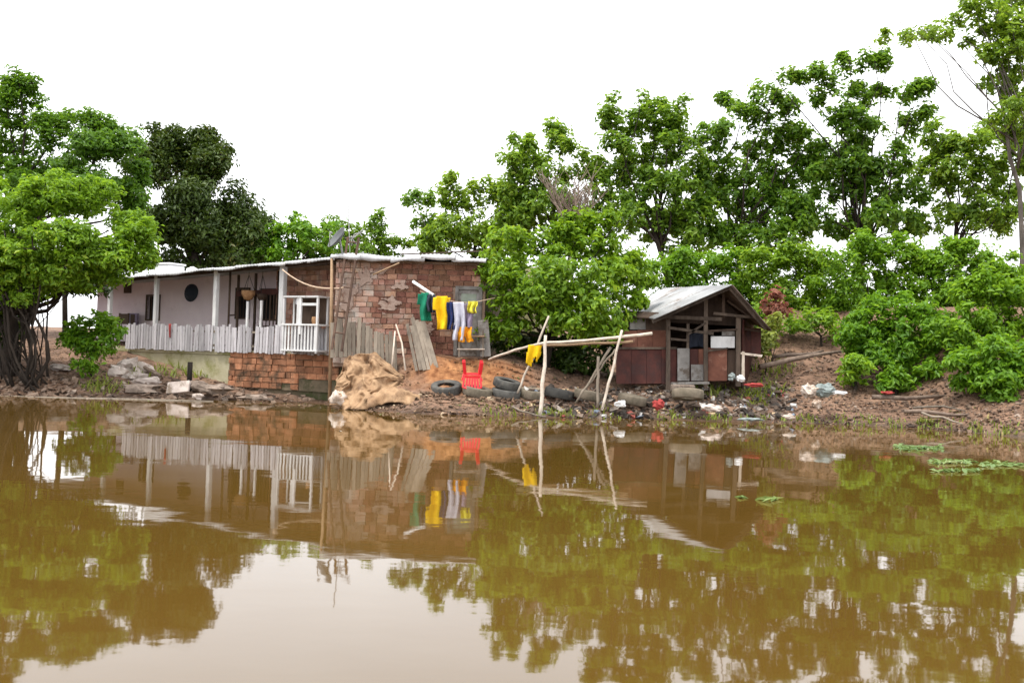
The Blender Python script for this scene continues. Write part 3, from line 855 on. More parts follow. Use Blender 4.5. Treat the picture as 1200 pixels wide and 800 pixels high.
for k, (lab, gx, Y, bl, sd) in enumerate((
        ('wide pale green shrub on the bank top right behind the hut roof', 810, 34.5, [(790, 325, 24, 14), (815, 320, 26, 18), (845, 320, 26, 18), (800, 345, 30, 14), (875, 325, 18, 16), (860, 345, 30, 18), (830, 355, 34, 14), (880, 352, 24, 14), (800, 306, 26, 14), (845, 303, 28, 14), (775, 312, 20, 12)], 151),
        ('rounded green shrub on the bank top above the reddish plant', 915, 33.5, [(890, 320, 28, 22), (930, 315, 30, 20), (905, 345, 30, 20), (945, 340, 26, 24), (965, 318, 22, 20), (925, 360, 34, 14), (960, 358, 26, 16), (895, 300, 26, 14), (940, 297, 26, 14)], 161),
        ('tall green shrub on the bank top between two rounded ones', 1020, 32.5, [(985, 315, 28, 26), (1015, 300, 32, 26), (1050, 305, 30, 26), (1000, 345, 36, 26), (1040, 340, 30, 24), (1010, 285, 20, 10), (1070, 335, 30, 26), (985, 365, 30, 14), (1075, 310, 24, 20)], 171),
        ('dome-shaped green shrub on the bank top nearest the right edge', 1120, 32.0, [(1095, 310, 26, 24), (1125, 302, 32, 22), (1155, 308, 26, 22), (1110, 335, 30, 20), (1150, 332, 30, 20), (1130, 288, 18, 8), (1172, 325, 16, 16), (1090, 345, 30, 20), (1130, 352, 36, 18), (1165, 350, 30, 22), (1195, 330, 26, 24)], 181))):
    tree('round_shrub', lab, 'shrub', G(gx, Y), W(gx, 372, Y), bl, Y, 'leaf_shrub' if k != 1 else 'leaf_bush', 0.34, 0.16, 28, sd, trunk_r=.09, group=HEDGE,
         flat=.75, aspect=.45, clump=.29, fill=.45, twigs=.15, yj=.4, depth=.9, dens=9.0, split=-3)
SLOPE = 'leafy bushes spilling down the right bank'
for k, (lab, gx, Y, bl, sd) in enumerate((
        ('big bright leafy bush overhanging the bank, its left side bare above the soil', 1050, 27.6, [(1020, 375, 28, 18), (1055, 365, 34, 20), (1090, 372, 28, 20), (1010, 395, 22, 16), (1050, 398, 34, 20), (1085, 405, 26, 18), (1030, 415, 24, 12), (1105, 395, 26, 26), (1070, 422, 30, 16), (1100, 425, 24, 14), (1000, 385, 18, 18), (1015, 405, 22, 18)], 191),
        ('wide leafy bush at the right edge, upper part of the slope', 1160, 26.6, [(1130, 345, 28, 16), (1165, 340, 34, 16), (1200, 345, 30, 18), (1140, 372, 26, 18), (1185, 375, 34, 22), (1230, 360, 34, 28), (1112, 388, 20, 20), (1150, 400, 36, 22), (1200, 400, 34, 22), (1125, 412, 22, 18)], 201),
        ('bright low bush at the right edge nearest the water', 1170, 24.7, [(1160, 420, 26, 16), (1175, 440, 30, 18), (1210, 425, 34, 30), (1200, 455, 26, 12), (1240, 445, 30, 24), (1150, 440, 16, 12), (1190, 410, 30, 16), (1140, 452, 16, 10), (1165, 455, 22, 12), (1215, 465, 26, 10), (1130, 430, 22, 16)], 211),
        ('small low bush at the left foot of the big overhanging bush', 1003, 27.0, [(1003, 438, 16, 12), (1012, 428, 14, 8)], 221),
        ('small low bush under the middle of the big overhanging bush', 1050, 26.8, [(1045, 446, 16, 11), (1065, 450, 18, 11), (1088, 440, 16, 12)], 231))):
    tree('slope_bush', lab, 'bush', G(gx, Y), G(gx, Y) + Vector((0, 0, .35)), bl, Y, 'leaf_shrub', 0.28, 0.17, 26, sd, trunk_r=.07, group=SLOPE,
         flat=.75, aspect=.42, clump=.25, fill=.22, twigs=.15, yj=.35, depth=.85, droop=.5, dens=7.0, split=-3, rzs=1.15)
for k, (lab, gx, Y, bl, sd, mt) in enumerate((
        ('added dark shrub standing in for shade under the left side of the leafy bush tree', 625, 27.6, [(600, 400, 24, 14, 0), (625, 405, 26, 16, .2), (650, 408, 22, 14, .2)], 271, 'leaf_dark'),
        ('added dark shrub standing in for shade between the leafy bush tree and the hut', 700, 28.0, [(675, 405, 26, 18, 0), (705, 400, 26, 20, 0), (730, 398, 18, 22, .2), (690, 425, 30, 12, -.4), (655, 425, 26, 12, -.4)], 281, 'leaf_dark'),
        ('added dark thicket standing in for shade among the hanging roots of the broad tree', 0, 27.8, [(-40, 365, 50, 40, 0), (8, 350, 24, 22, 0), (26, 352, 16, 16, .3), (5, 385, 18, 24, .4), (-25, 410, 30, 30, 0), (30, 330, 34, 14, .2), (70, 332, 30, 10, .3), (100, 334, 24, 8, .5)], 291, 'leaf_dark'))):
    tree('shade_filler_shrub', lab, 'shrub', G(gx, Y), G(gx, Y) + Vector((0, 0, .4)), bl, Y, mt, 0.32, 0.17, 26, sd, trunk_r=.05, flat=.8, clump=.32, twigs=.15, fill=.3, yj=.2)  # added shrubs, leaf colour chosen dark to deepen the shade there
for lab, gx, Y, bl, sd in (
        ('low dark green bush on the slope between the hut and the bright overhanging bush', 962, 30.0, [(945, 375, 26, 12), (975, 378, 24, 14), (920, 378, 22, 9), (985, 395, 16, 14)], 301),
        ('low bush on the slope just behind the right side of the hut', 880, 30.5, [(872, 368, 22, 12), (895, 372, 16, 12), (885, 385, 14, 8)], 311)):
    tree('slope_bush', lab, 'bush', G(gx, Y), G(gx, Y) + Vector((0, 0, .3)), bl, Y, 'leaf_bush', 0.28, 0.16, 26, sd, trunk_r=.05, group=SLOPE, flat=.75, aspect=.42, clump=.25, fill=.25, twigs=.15, yj=.3, depth=.8, dens=6.5)
tree('leafy_shrub', 'small bright leafy shrub between the hanging roots and the verandah fence', 'shrub',
     G(108, 27.8), G(108, 27.8) + Vector((0, 0, .5)), [(110, 378, 22, 12, -.3), (88, 398, 16, 12, -.3), (130, 385, 16, 14, 0), (115, 402, 24, 14, -.2), (100, 422, 12, 12, -.5), (84, 388, 10, 8, -.2)], 27.8, 'leaf_shrub', 0.26, 0.17, 20, 241, trunk_r=.05,
     flat=.75, aspect=.42, clump=.25, fill=.15, twigs=.3, yj=.2, droop=.5)
tree('reddish_plant', 'reddish-leaved ornamental plant growing beside the hut', 'plant',
     G(905, 28.8), G(905, 28.8) + Vector((0, 0, .3)), [(902, 358, 12, 8), (915, 366, 10, 8), (908, 345, 7, 5)], 28.8, 'leaf_red', 0.24, 0.16, 16, 251, trunk_r=.03, clump=.22, twigs=.4, yj=.1)
tree('yellow_green_plant', 'yellow-green plant standing under the reddish plant beside the hut', 'plant',
     G(898, 28.0), G(898, 28.0) + Vector((0, 0, .25)), [(898, 395, 9, 16), (888, 408, 7, 12), (910, 378, 10, 8)], 28.0, 'grass', 0.24, 0.16, 14, 261, trunk_r=.03, clump=.22, twigs=.4, yj=.1)

# ================================================================== the long house
UP = Vector((0, 0, 1))
HA, HB = W(385, 412, 27.2), W(128, 412, 31.5)
HA.z = HB.z = 0
HU = (HB - HA).normalized()                         # along the verandah, towards the left
HN = Vector((HU.y, -HU.x, 0))                       # out towards the river
if HN.y > 0: HN = -HN
HL = (HB - HA).length
FLOOR = 1.36


def H(s, d, z):
    return HA + HU * s + HN * d + UP * z


def HP(px, py, d=0.0):
    """(s, z) on the vertical plane d metres in front of the verandah line"""
    p = WP(px, py, HA + HN * d, HN)
    return (p - HA).dot(HU), p.z


def hbox(mb, s0, s1, d0, d1, z0, z1):
    return mb.hexa([H(s0, d0, z0), H(s1, d0, z0), H(s1, d1, z0), H(s0, d1, z0), H(s0, d0, z1), H(s1, d0, z1), H(s1, d1, z1), H(s0, d1, z1)])


def roof_z(s, d=0.0):
    return 3.93 - 0.052 * s + 0.03 * (-d)


house = thing('long_house', 'long low lavender and brick house with a verandah and white-edged metal roof', 'house', H(HL / 2, 0, .6))
BACK = -1.5
SB = HP(347, 340, BACK)[0]                          # where plaster gives way to bare blocks
# floor slab and the walls below it
hbox(MB(), -0.15, HP(112, 400, BACK)[0], -6.5, -.02, FLOOR - .16, FLOOR).build('floor_slab', M['cement'], house, bevel=.01)
s268 = HP(268, 420)[0]
hbox(MB(), s268, HL + .2, -.35, -.05, .1, FLOOR - .165).build('plinth_wall', M['cement'], house, bevel=.01)
hbox(MB(), -.45, s268 - .01, -.5, -.08, -.4, FLOOR - .165).build('retaining_core', M['moss_shade_wall'], house)


def block_wall(parent, origin, u, n, z0, z1, length, mats, bw=.30, bh=.15, depth=.06, gap=.014, pick=None, skip=None, seed=1):
    """courses of clay blocks, each a piece of its own, standing proud of a mortar core"""
    rng = random.Random(seed)
    cache = {}
    ang = math.atan2(u.y, u.x)
    row, z = 0, z0
    while z < z1 - .04:
        hh = min(bh * rng.choice((.85, 1.0, 1.0, 1.1)), z1 - z)
        s = -(row % 2) * bw / 2 - rng.uniform(0, bw * .35)
        while s < length:
            cw = bw * rng.choice((.55, .9, 1.0, 1.0, 1.1))
            a, b = max(0, s), min(length, s + cw)
            if b - a > .07 and not (skip and skip((a + b) / 2, z + hh / 2)):
                m = pick((a + b) / 2, z, rng) if pick else mats[0]
                var = rng.randrange(3)
                key = (round(b - a, 2), round(hh, 2), m, var)
                if key not in cache:
                    mb = MB()
                    w, h, t = (b - a - gap) / 2, hh - gap, depth
                    c = .008
                    ft = [(-w + c, 0, c), (w - c, 0, c), (w - c, 0, h - c), (-w + c, 0, h - c)]
                    bk = [(-w, c, 0), (w, c, 0), (w, c, h), (-w, c, h)]
                    b2 = [(-w, t, 0), (w, t, 0), (w, t, h), (-w, t, h)]
                    ft = [(x + rng.uniform(-.006, .006), y + rng.uniform(0, .008), zz + rng.uniform(-.005, .005)) for x, y, zz in ft]
                    vs = ft + bk + b2
                    fs = [(0, 1, 2, 3)]
                    for o in (0, 4):
                        for k in range(4):
                            fs.append((o + k, o + 4 + k, o + 4 + (k + 1) % 4, o + (k + 1) % 4))
                    mb.add(vs, fs)
                    cache[key] = mb.mesh('brick', M[m], Vector())
                o = link('brick', cache[key], origin + u * ((a + b) / 2) + UP * (z + gap / 2) + n * (depth * .75 + rng.uniform(-.02, .016)) + UP * rng.uniform(-.008, .004), parent)
                o.rotation_euler = (rng.uniform(-.02, .02), rng.uniform(-.018, .018), ang + rng.uniform(-.02, .02))
            s += cw
        z += hh
        row += 1


# u must run to the viewer's right so that the local +y of a block points into the wall
RU = -HU
ret = hbox(MB(), -.45, s268 - .02, -.075, -.03, .28, FLOOR - .02).build('retaining_wall', M['moss_shade_wall'], house)
block_wall(ret, H(s268 - .02, -.03, 0), RU, HN, .30, FLOOR - .02, s268 + .42, ['brick_low'], .32, .17, seed=4,
           pick=lambda s, z, r: 'brick_low', skip=lambda s, z: (s > 2.5 and z < .62) or (s > 1.9 and z < .5 and int(s * 7) % 3 == 0))
# back wall: lavender plaster up to the roof, with openings
s_l = HP(112, 400, BACK)[0]
pl = MB()
wins = []
for (x0, x1, y0, y1) in ((173, 186, 347, 374), (278, 291, 339, 372), (307, 327, 340, 374)):
    sa, za = HP(x0, y0, BACK); sb_, zb = HP(x1, y1, BACK)
    wins.append((sb_, sa, zb, za))
wins.sort()
prev = SB
for a, b, z0, z1 in wins:
    pl.hexa([H(prev, BACK, FLOOR), H(a, BACK, FLOOR), H(a, BACK - .15, FLOOR), H(prev, BACK - .15, FLOOR),
             H(prev, BACK, roof_z(prev, BACK)), H(a, BACK, roof_z(a, BACK)), H(a, BACK - .15, roof_z(a, BACK)), H(prev, BACK - .15, roof_z(prev, BACK))])
    hbox(pl, a, b, BACK, BACK - .15, FLOOR, z0)
    pl.hexa([H(a, BACK, z1), H(b, BACK, z1), H(b, BACK - .15, z1), H(a, BACK - .15, z1),
             H(a, BACK, roof_z(a, BACK)), H(b, BACK, roof_z(b, BACK)), H(b, BACK - .15, roof_z(b, BACK)), H(a, BACK - .15, roof_z(a, BACK))])
    prev = b
pl.hexa([H(prev, BACK, FLOOR), H(s_l, BACK, FLOOR), H(s_l, BACK - .15, FLOOR), H(prev, BACK - .15, FLOOR),
         H(prev, BACK, roof_z(prev, BACK)), H(s_l, BACK, roof_z(s_l, BACK)), H(s_l, BACK - .15, roof_z(s_l, BACK)), H(prev, BACK - .15, roof_z(prev, BACK))])
pl.build('plaster_wall', M['lavender'], house)
for a, b, z0, z1 in wins:
    w = thing_w = MB()
    fr = MB()
    t = .05
    hbox(fr, a - t, a, BACK - .05, BACK + .03, z0 - t, z1 + t); hbox(fr, b, b + t, BACK - .05, BACK + .03, z0 - t, z1 + t)
    hbox(fr, a, b, BACK - .05, BACK + .03, z1, z1 + t); hbox(fr, a, b, BACK - .05, BACK + .03, z0 - t, z0)
    f = fr.build('window', M['darkwood'], house)
    hbox(MB(), a, b, BACK - .12, BACK - .10, z0, z1).build('pane', M['dark'], f)  # near-black sheet standing in for the unlit room behind
    for k in range(1, 4):
        sm = a + (b - a) * k / 4
        MB().tube([H(sm, BACK - .04, z0), H(sm, BACK - .04, z1)], .011, 5).build('bar', M['darkwood'], f)
# side and rear walls so the rooms are closed and dark
def slab(mb, s0, s1, d0, d1, z0, up=0.0):
    return mb.hexa([H(s0, d0, z0), H(s1, d0, z0), H(s1, d1, z0), H(s0, d1, z0), H(s0, d0, roof_z(s0, d0) - up), H(s1, d0, roof_z(s1, d0) - up), H(s1, d1, roof_z(s1, d1) - up), H(s0, d1, roof_z(s0, d1) - up)])


slab(MB(), s_l - .15, s_l, -6.3, BACK - .16, FLOOR - .8).build('side_wall', M['lavender'], house)
slab(MB(), -3.6, s_l, -6.5, -6.31, FLOOR - .6).build('rear_wall', M['cement'], house)
# bare block stretch of the back wall, nearer the river
BB = -1.0
slab(MB(), -.1, SB + .35, BB - .14, BB - .05, FLOOR, .02).build('block_wall', M['mortar'], house)
bw_ = house.children[-1]
block_wall(bw_, H(SB + .35, BB - .05, 0), RU, HN, FLOOR, 3.78, SB + .45, ['brick'], .30, .16, seed=9, pick=lambda s, z, r: 'brick')
slab(MB(), SB + .2, SB + .34, BACK - .14, BB - .15, FLOOR, .02).build('return_wall', M['lavender'], house)
# verandah posts
for px, tw in ((126, .12), (180, .12), (250, .13), (328, .16)):
    s = HP(px, 400)[0]
    z1 = roof_z(s) - .02
    mb = MB()
    mb.bar(H(s, -.04, FLOOR), H(s, -.04, z1), tw, tw, RU).build('post', M['whitewood'], house, bevel=.008)
# eaves beam and the corrugated sheets with their turned-down front edge
MB().bar(H(-.2, -.04, roof_z(-.2) - .05), H(s_l, -.04, roof_z(s_l) - .05), .1, .08, UP).build('eaves_beam', M['darkwood'], house)


def roof_sheet(parent, name, mat, e0, e1, back, lip=.10, pitch=.11, amp=.018, sag=None):
    """one corrugated sheet: front edge e0 -> e1, going back along the vector; the front lip hangs down"""
    e0, e1, back = Vector(e0), Vector(e1), Vector(back)
    n = max(6, int((e1 - e0).length / pitch * 4))
    up = (e1 - e0).cross(back).normalized()
    if up.z < 0: up = -up
    rows = [(-.03, -lip), (-.02, -lip * .5), (0, 0), (.33, 0), (.66, 0), (1, 0)]

    def fn(i, j):
        k = j * (len(rows) - 1)
        r = rows[int(round(k))]
        p = e0.lerp(e1, i)
        w = amp * math.sin(2 * math.pi * (e1 - e0).length * i / pitch)
        sg = sag(i) * (1 - max(0, r[0])) if sag else 0
        q = p + back * (r[0] if r[0] > 0 else 0) + up * (w + sg)
        if r[0] < 0: q += UP * (r[1] * (1 + .25 * math.sin(i * 5 + e0.x * 3)) - w * .7) - back.normalized() * (.03 + .012 * math.sin(i * 9 + e0.x))
        return q
    return MB().grid(fn, n, len(rows) - 1).build(name, mat, parent, solid=.006, smooth=True)


s = -.35
k = 0
while s < s_l + .1:
    w = .92
    e0, e1 = H(s + w, .26, roof_z(s + w, .26) + .012 * (k % 2)), H(s - .03, .26, roof_z(s - .03, .26) + .012 * (k % 2))
    roof_sheet(house, 'roof_sheet', M['zinc'], e0 + HN * random.uniform(-.05, .07), e1 + HN * random.uniform(-.05, .07), -HN * 7.3 + UP * .20, lip=.065 + .02 * random.random())
    s += .9
    k += 1

# the block-built right end of the house
GA, GB = W(390, 412, 26.75), W(566, 412, 26.35)
GA.z = GB.z = 0
GU = (GB - GA).normalized()
GN = Vector((GU.y, -GU.x, 0))
if GN.y > 0: GN = -GN
GL = (GB - GA).length


def Gp(s, d, z):
    return GA + GU * s + GN * d + UP * z


def GPx(px, py, d=0.0):
    p = WP(px, py, GA + GN * d, GN)
    return (p - GA).dot(GU), p.z


def gbox(mb, s0, s1, d0, d1, z0, z1):
    return mb.hexa([Gp(s0, d0, z0), Gp(s1, d0, z0), Gp(s1, d1, z0), Gp(s0, d1, z0), Gp(s0, d0, z1), Gp(s1, d0, z1), Gp(s1, d1, z1), Gp(s0, d1, z1)])


GZ0, GZ1 = 1.0, 3.88
dS0, dZ1 = GPx(534, 335); dS1, dZ0 = GPx(563, 412)
gcore = gbox(MB(), 0, GL, -.22, -.055, GZ0, GZ1).build('brick_wall', M['mortar'], house)


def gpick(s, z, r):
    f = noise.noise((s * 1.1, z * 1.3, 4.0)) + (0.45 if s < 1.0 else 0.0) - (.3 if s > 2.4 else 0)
    if s > 2.25 and r.random() < .8 or s > 1.0 and f < -.12 and r.random() < .6: return 'brick_dark'  # right end darkened by block colour for its shade; scattered dark blocks elsewhere
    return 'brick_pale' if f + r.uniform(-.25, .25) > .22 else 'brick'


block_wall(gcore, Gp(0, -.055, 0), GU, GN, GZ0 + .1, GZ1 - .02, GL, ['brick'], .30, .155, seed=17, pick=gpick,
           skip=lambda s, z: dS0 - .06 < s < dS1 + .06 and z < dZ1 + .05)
gbox(MB(), GL - .2, GL - .001, -6, -.23, GZ0, GZ1 + .05).build('side_wall', M['moss_shade_wall'], house)  # dark colour stands in for the shade behind the bush
gbox(MB(), -.02, .16, -2.6, -.23, GZ0, GZ1 - .05).build('side_wall', M['mortar'], house)
# old render still clinging to the blocks in ragged patches
for k, (px, py, rx, rz) in enumerate(((408, 345, .34, .5), (428, 325, .26, .32), (455, 357, .42, .26), (420, 385, .5, .22), (470, 335, .28, .16), (500, 385, .3, .2), (445, 318, .3, .12))):
    sc_, zc_ = GPx(px, py)

    def pfn(u, v):
        return Gp(sc_ + (u - .5) * 2 * rx, .022 + .012 * noise.noise((u * 5, v * 5, k)), zc_ + (v - .5) * 2 * rz)

    def pkeep(u, v):
        return math.hypot(u - .5, v - .5) * 2 < .62 + .75 * noise.noise((u * 4 + k * 5, v * 4, 2.0)) + .2 * noise.noise((u * 13, v * 13, k))
    MB().grid(pfn, 34, 30, pkeep).build('render_patch', M['oldrender'], house, solid=.02)
# its door: pale grey frame and boards
dr = MB()
gbox(dr, dS0, dS0 + .09, -.05, .035, 1.4, dZ1); gbox(dr, dS1 - .09, dS1, -.05, .035, 1.4, dZ1); gbox(dr, dS0 + .09, dS1 - .09, -.05, .035, dZ1 - .09, dZ1)
door = dr.build('door', M['dullpanel'], house)
gbox(MB(), dS0 + .09, dS1 - .09, -.05, -.02, 1.4, dZ1 - .09).build('door_leaf', M['dullpanel'], door)
gbox(MB(), dS0 + .16, dS1 - .16, -.018, -.008, 2.45, dZ1 - .2).build('pane', material('door_pane', (.16, .19, .14), (.28, .31, .26), 4, .4), door)
# its roof
nsh = 5
for k in range(nsh):
    a, b = GL * k / nsh - .05, GL * (k + 1) / nsh + .05
    e0, e1 = Gp(a, .35, 3.97 + .012 * (k % 2) + .03 * a / GL), Gp(b, .35, 3.97 + .012 * (k % 2) + .03 * b / GL)
    roof_sheet(house, 'roof_sheet', M['zinc'], e0, e1, -GN * 6.3 + UP * .22, lip=.11 + .04 * random.random(), amp=.012,
               sag=lambda i, k=k: .045 * math.sin((i + k) * 2.3))
MB().bar(W(470, 298, 27.2), W(566, 294, 27.0), .03, .07, UP).build('ridge_batten', M['darkwood'], house)

# ------------------------------------------------------------------ verandah fence
fence = thing('picket_fence', 'long weathered white picket fence along the verandah edge', 'fence', H(HL / 2, .05, FLOOR - .05))
rng = random.Random(3)
s0, s1 = HP(388, 400)[0] + .0, HP(149, 400)[0]
s = s0
gaps = [HP(x, 400)[0] for x in (252, 297, 340)]
while s < s1:
    w = rng.uniform(.075, .105)
    if not any(abs(s + w / 2 - g) < .06 for g in gaps):
        h = rng.uniform(.70, .80)
        a = H(s + w / 2, .06 + rng.uniform(-.008, .008), FLOOR - .06 + rng.uniform(-.03, .02))
        b = H(s + w / 2 + rng.uniform(-.025, .025), .06 + rng.uniform(-.02, .02), FLOOR - .06 + h)
        MB().bar(a, b, w, .02, RU, .004).build('picket', M['picket'], fence)
    s += w + rng.uniform(.012, .03)
for z in (.18, .58):
    MB().bar(H(s0, .02, FLOOR + z - .06), H(s1, .02, FLOOR + z - .06), .06, .04, UP).build('rail', M['greywood'], fence)
rag = MB().grid(lambda u, v: H(HP(199, 400, .09)[0] + (u - .5) * .1 * (1 - .6 * v), .10 + .02 * math.sin(u * 7 + v * 4), FLOOR + .72 - v * .42), 4, 8)
tag(rag.build('red_rag', M['c_red'], None, True, solid=.008), 'small red rag hanging over the white picket fence', 'rag')

# ------------------------------------------------------------------ white slatted cabinet on the verandah
cs0, _ = HP(384, 400, .12); cs1, _ = HP(343, 400, .12)
cz0, cz1 = FLOOR - .02, HP(362, 348, .12)[1]
cab = thing('slatted_cabinet', 'white open slatted cabinet standing at the right end of the picket fence', 'cabinet', H((cs0 + cs1) / 2, .3, cz0))
D0, D1 = .10, .52
t = .055
sm = (cs0 + cs1) / 2 - .03
for d in (D0, D1):
    for sp in (cs0, cs1 - t):
        hbox(MB(), sp, sp + t, d, d + t, cz0, cz1 - .04).build('upright', M['whitewood'], cab)
hbox(MB(), sm, sm + .07, D1, D1 + t, cz0 + .5, cz1 - .04).build('upright', M['whitewood'], cab)
for z in (cz1 - .04, cz0 + .74, cz0 + .04):
    hbox(MB(), cs0 - .02, cs1 + .02, D0 - .01, D1 + t + .012, z, z + .045).build('shelf', M['whitewood'], cab)
k = 0
x = cs0 + t + .02
while x < cs1 - t - .05:
    hbox(MB(), x, x + .05, D1 + .005, D1 + .03, cz0 + .085, cz0 + .74).build('slat', M['whitewood'], cab)
    x += .115
hbox(MB(), cs0 + t, sm, D1 + .01, D1 + .035, cz1 - .26, cz1 - .19).build('slat', M['whitewood'], cab)
hbox(MB(), sm + .07, sm + .17, D1 + .004, D1 + .03, cz0 + .785, cz1 - .04).build('slat', M['whitewood'], cab)
hbox(MB(), cs0 + t, cs1 - t, D0 + .01, D0 + .03, cz0 + .785, cz1 - .04).build('back_panel', M['darkwood'], cab)
tag(MB().lathe([(.0, 0), (.09, 0), (.11, .1), (.10, .2), (.0, .2)], 12, Matrix.Translation(H(cs0 + .25, .36, cz0 + .786))).build('brown_pot', M['basket'], None, True), 'small brown pot standing inside the white slatted cabinet', 'pot')
tag(MB().grid(lambda u, v: H(sm + .1 + u * .22, .42 + .03 * math.sin(9 * u), cz1 - .045 - v * .24 * (1 - .3 * u)), 6, 6).build('checked_cloth', M['c_white'], None, True, solid=.01), 'pale cloth bunched in the upper left corner of the slatted cabinet', 'cloth')

# ------------------------------------------------------------------ things on the verandah
def lump(name, mat, c, r, seed, n=14, sq=(1, 1, 1), parent=None, amp=.25, fr=1.6, sm_=True):
    mb = MB()
    c = Vector(c)
    for i in range(n + 1):
        th = math.pi * i / n
        for j in range(n * 2):
            ph = math.pi * j / n
            d = Vector((math.sin(th) * math.cos(ph), math.sin(th) * math.sin(ph), math.cos(th)))
            q = r * (1 + amp * noise.noise(d * fr + Vector((seed * 3.7, seed, 1))) + amp * .4 * noise.noise(d * fr * 3 + Vector((seed, 2, seed * 1.3))))
            mb.v.append(c + Vector((d.x * q * sq[0], d.y * q * sq[1], d.z * q * sq[2])))
    for i in range(n):
        for j in range(n * 2):
            j2 = (j + 1) % (n * 2)
            mb.f.append((i * n * 2 + j, (i + 1) * n * 2 + j, (i + 1) * n * 2 + j2, i * n * 2 + j2))
    return mb.build(name, mat, parent, smooth=sm_)


sw, zw = HP(221, 342, BACK + .12)
hat = MB().lathe([(.0, .16), (.10, .15), (.14, .10), (.16, .02), (.30, -.02), (.31, -.035), (.15, -.01), (.0, .0)], 18,
                 Matrix.Translation(H(sw, BACK + .04, zw)) @ Matrix.Rotation(math.atan2(HN.y, HN.x), 4, 'Z') @ Matrix.Rotation(math.radians(84), 4, 'Y'))
tag(hat.build('round_hat', M['c_dark'], None, True), 'black round brimmed hat hanging on the lavender wall', 'hat')


def basket(px, py, r, d, lab, mat):
    s, z = HP(px, py, d)
    t = thing('hanging_basket', lab, 'basket', H(s, d, z - r))
    MB().lathe([(0, -r), (r * .6, -r * .85), (r, -r * .1), (r * 1.02, r * .45), (r * .9, r * .4), (r * .85, -.1 * r), (0, -r * .7)], 16, Matrix.Translation(H(s, d, z))).build('bowl', M[mat], t, True)
    zt = roof_z(s, d) - .08
    for k in range(3):
        a = 2.1 * k
        MB().tube([H(s + math.cos(a) * r * .95, d + math.sin(a) * r * .95, z + r * .4), H(s, d, zt - .1)], .008, 4).build('cord', M['wire'], t)
    MB().tube([H(s, d, zt - .1), H(s, d, zt)], .008, 4).build('hook', M['wire'], t)
    return t, H(s, d, z + r * .5)


t, top = basket(291, 344, .20, -.5, 'brown woven basket hanging under the eaves of the verandah', 'basket')
t, top = basket(307, 347, .15, -.8, 'dark hanging basket just right of the brown one under the eaves', 'darkwood')
# dark cross rail, hanging pipe, low white stakes and a bench with bars at the right of the verandah
rk = thing('drying_rack', 'dark wooden rack with hanging bars on the right part of the verandah', 'rack', H(HP(315, 400, -.9)[0], -.9, FLOOR))
a0, zr = HP(326, 345, -.9); a1, _ = HP(279, 345, -.9)
for sp in (a0, (a0 + a1) / 2 + .1, a1):
    MB().bar(H(sp, -.9, FLOOR), H(sp, -.9, roof_z(sp, -.9) - .1), .06, .06, RU).build('post', M['darkwood'], rk)
MB().bar(H(a0 - .03, -.86, zr + .08), H(a1 + .03, -.86, zr + .02), .16, .04, UP).build('rail', M['ironrust'], rk)
MB().bar(H(a0 - .03, -.86, FLOOR + .72), H((a0 + a1) / 2, -.86, FLOOR + .72), .06, .04, UP).build('rail', M['darkwood'], rk)
for q in range(4):
    sp = a0 + .12 + .14 * q
    MB().bar(H(sp, -.86, FLOOR + .72), H(sp, -.86, zr), .025, .025, RU).build('bar', M['darkwood'], rk)
for px, y0 in ((290, 353), (306, 352)):
    s_, z_ = HP(px, y0, -.1)
    tag(MB().bar(H(s_, -.12, FLOOR), H(s_, -.12, z_), .07, .06, RU).build('short_stake', M['whitewood'], None, bevel=.006),
        'short white stake behind the fence, %s of the two below the baskets' % ('left' if px == 290 else 'right'), 'stake', 'white stakes behind the picket fence')
s_, z_ = HP(270, 318, -.4)
dp = thing('dark_pipe', 'thin dark pipe rising behind the fence between two white posts', 'pipe', H(s_, -.4, FLOOR))
MB().tube([H(s_, -.4, FLOOR), H(s_, -.4, roof_z(s_, -.4) - .04)], .035, 8).build('pipe', M['darkwood'], dp, True)
MB().tube([H(s_, -.4, FLOOR + 1.02), H(s_ - .25, -.4, FLOOR + 1.03)], .025, 6).build('branch_pipe', M['darkwood'], dp, True)
# a motorbike-like dark bundle and chair at the left end: dark chair
def small_chair(px, d, lab, mat, w=.42):
    s_, _ = HP(px, 400, d)
    t = thing('verandah_chair', lab, 'chair', H(s_, d, FLOOR))
    for i in (-1, 1):
        for j in (-1, 1):
            MB().bar(H(s_ + i * w / 2, d + j * w / 2, FLOOR), H(s_ + i * w / 2, d + j * w / 2, FLOOR + (.45 if j > 0 else 1.08)), .045, .045, RU).build('leg', M[mat], t)
    hbox(MB(), s_ - w / 2 - .03, s_ + w / 2 + .03, d - w / 2 - .03, d + w / 2 + .03, FLOOR + .45, FLOOR + .5).build('seat', M[mat], t)
    hbox(MB(), s_ - w / 2 + .02, s_ + w / 2 - .02, d - w / 2 - .02, d - w / 2 + .02, FLOOR + .72, FLOOR + 1.06).build('backrest', M[mat], t)
    return t


small_chair(138, -.7, 'dark wooden chair at the left end of the verandah', 'darkwood')
small_chair(149, -1.1, 'dark wooden chair with a coat over it, next to the chair at the left end', 'darkwood')
tag(MB().grid(lambda u, v: H(HP(149, 400, -1.1)[0] + (u - .5) * .5, -1.1 - .25 + .05 * math.sin(u * 9) + .03, FLOOR + 1.1 - v * .5), 8, 8).build('dark_coat', M['c_purple'], None, True, solid=.02), 'dark mauve coat draped over a chair back at the left of the verandah', 'coat')
sp_, zp_ = HP(148, 340, BACK + .03)
tag(hbox(MB(), sp_ - .22, sp_ + .12, BACK + .005, BACK + .04, zp_ - .1, zp_ + .22).build('wall_picture', M['darkwood'], None, bevel=.006), 'small dark picture board high on the wall at the left of the verandah', 'picture')

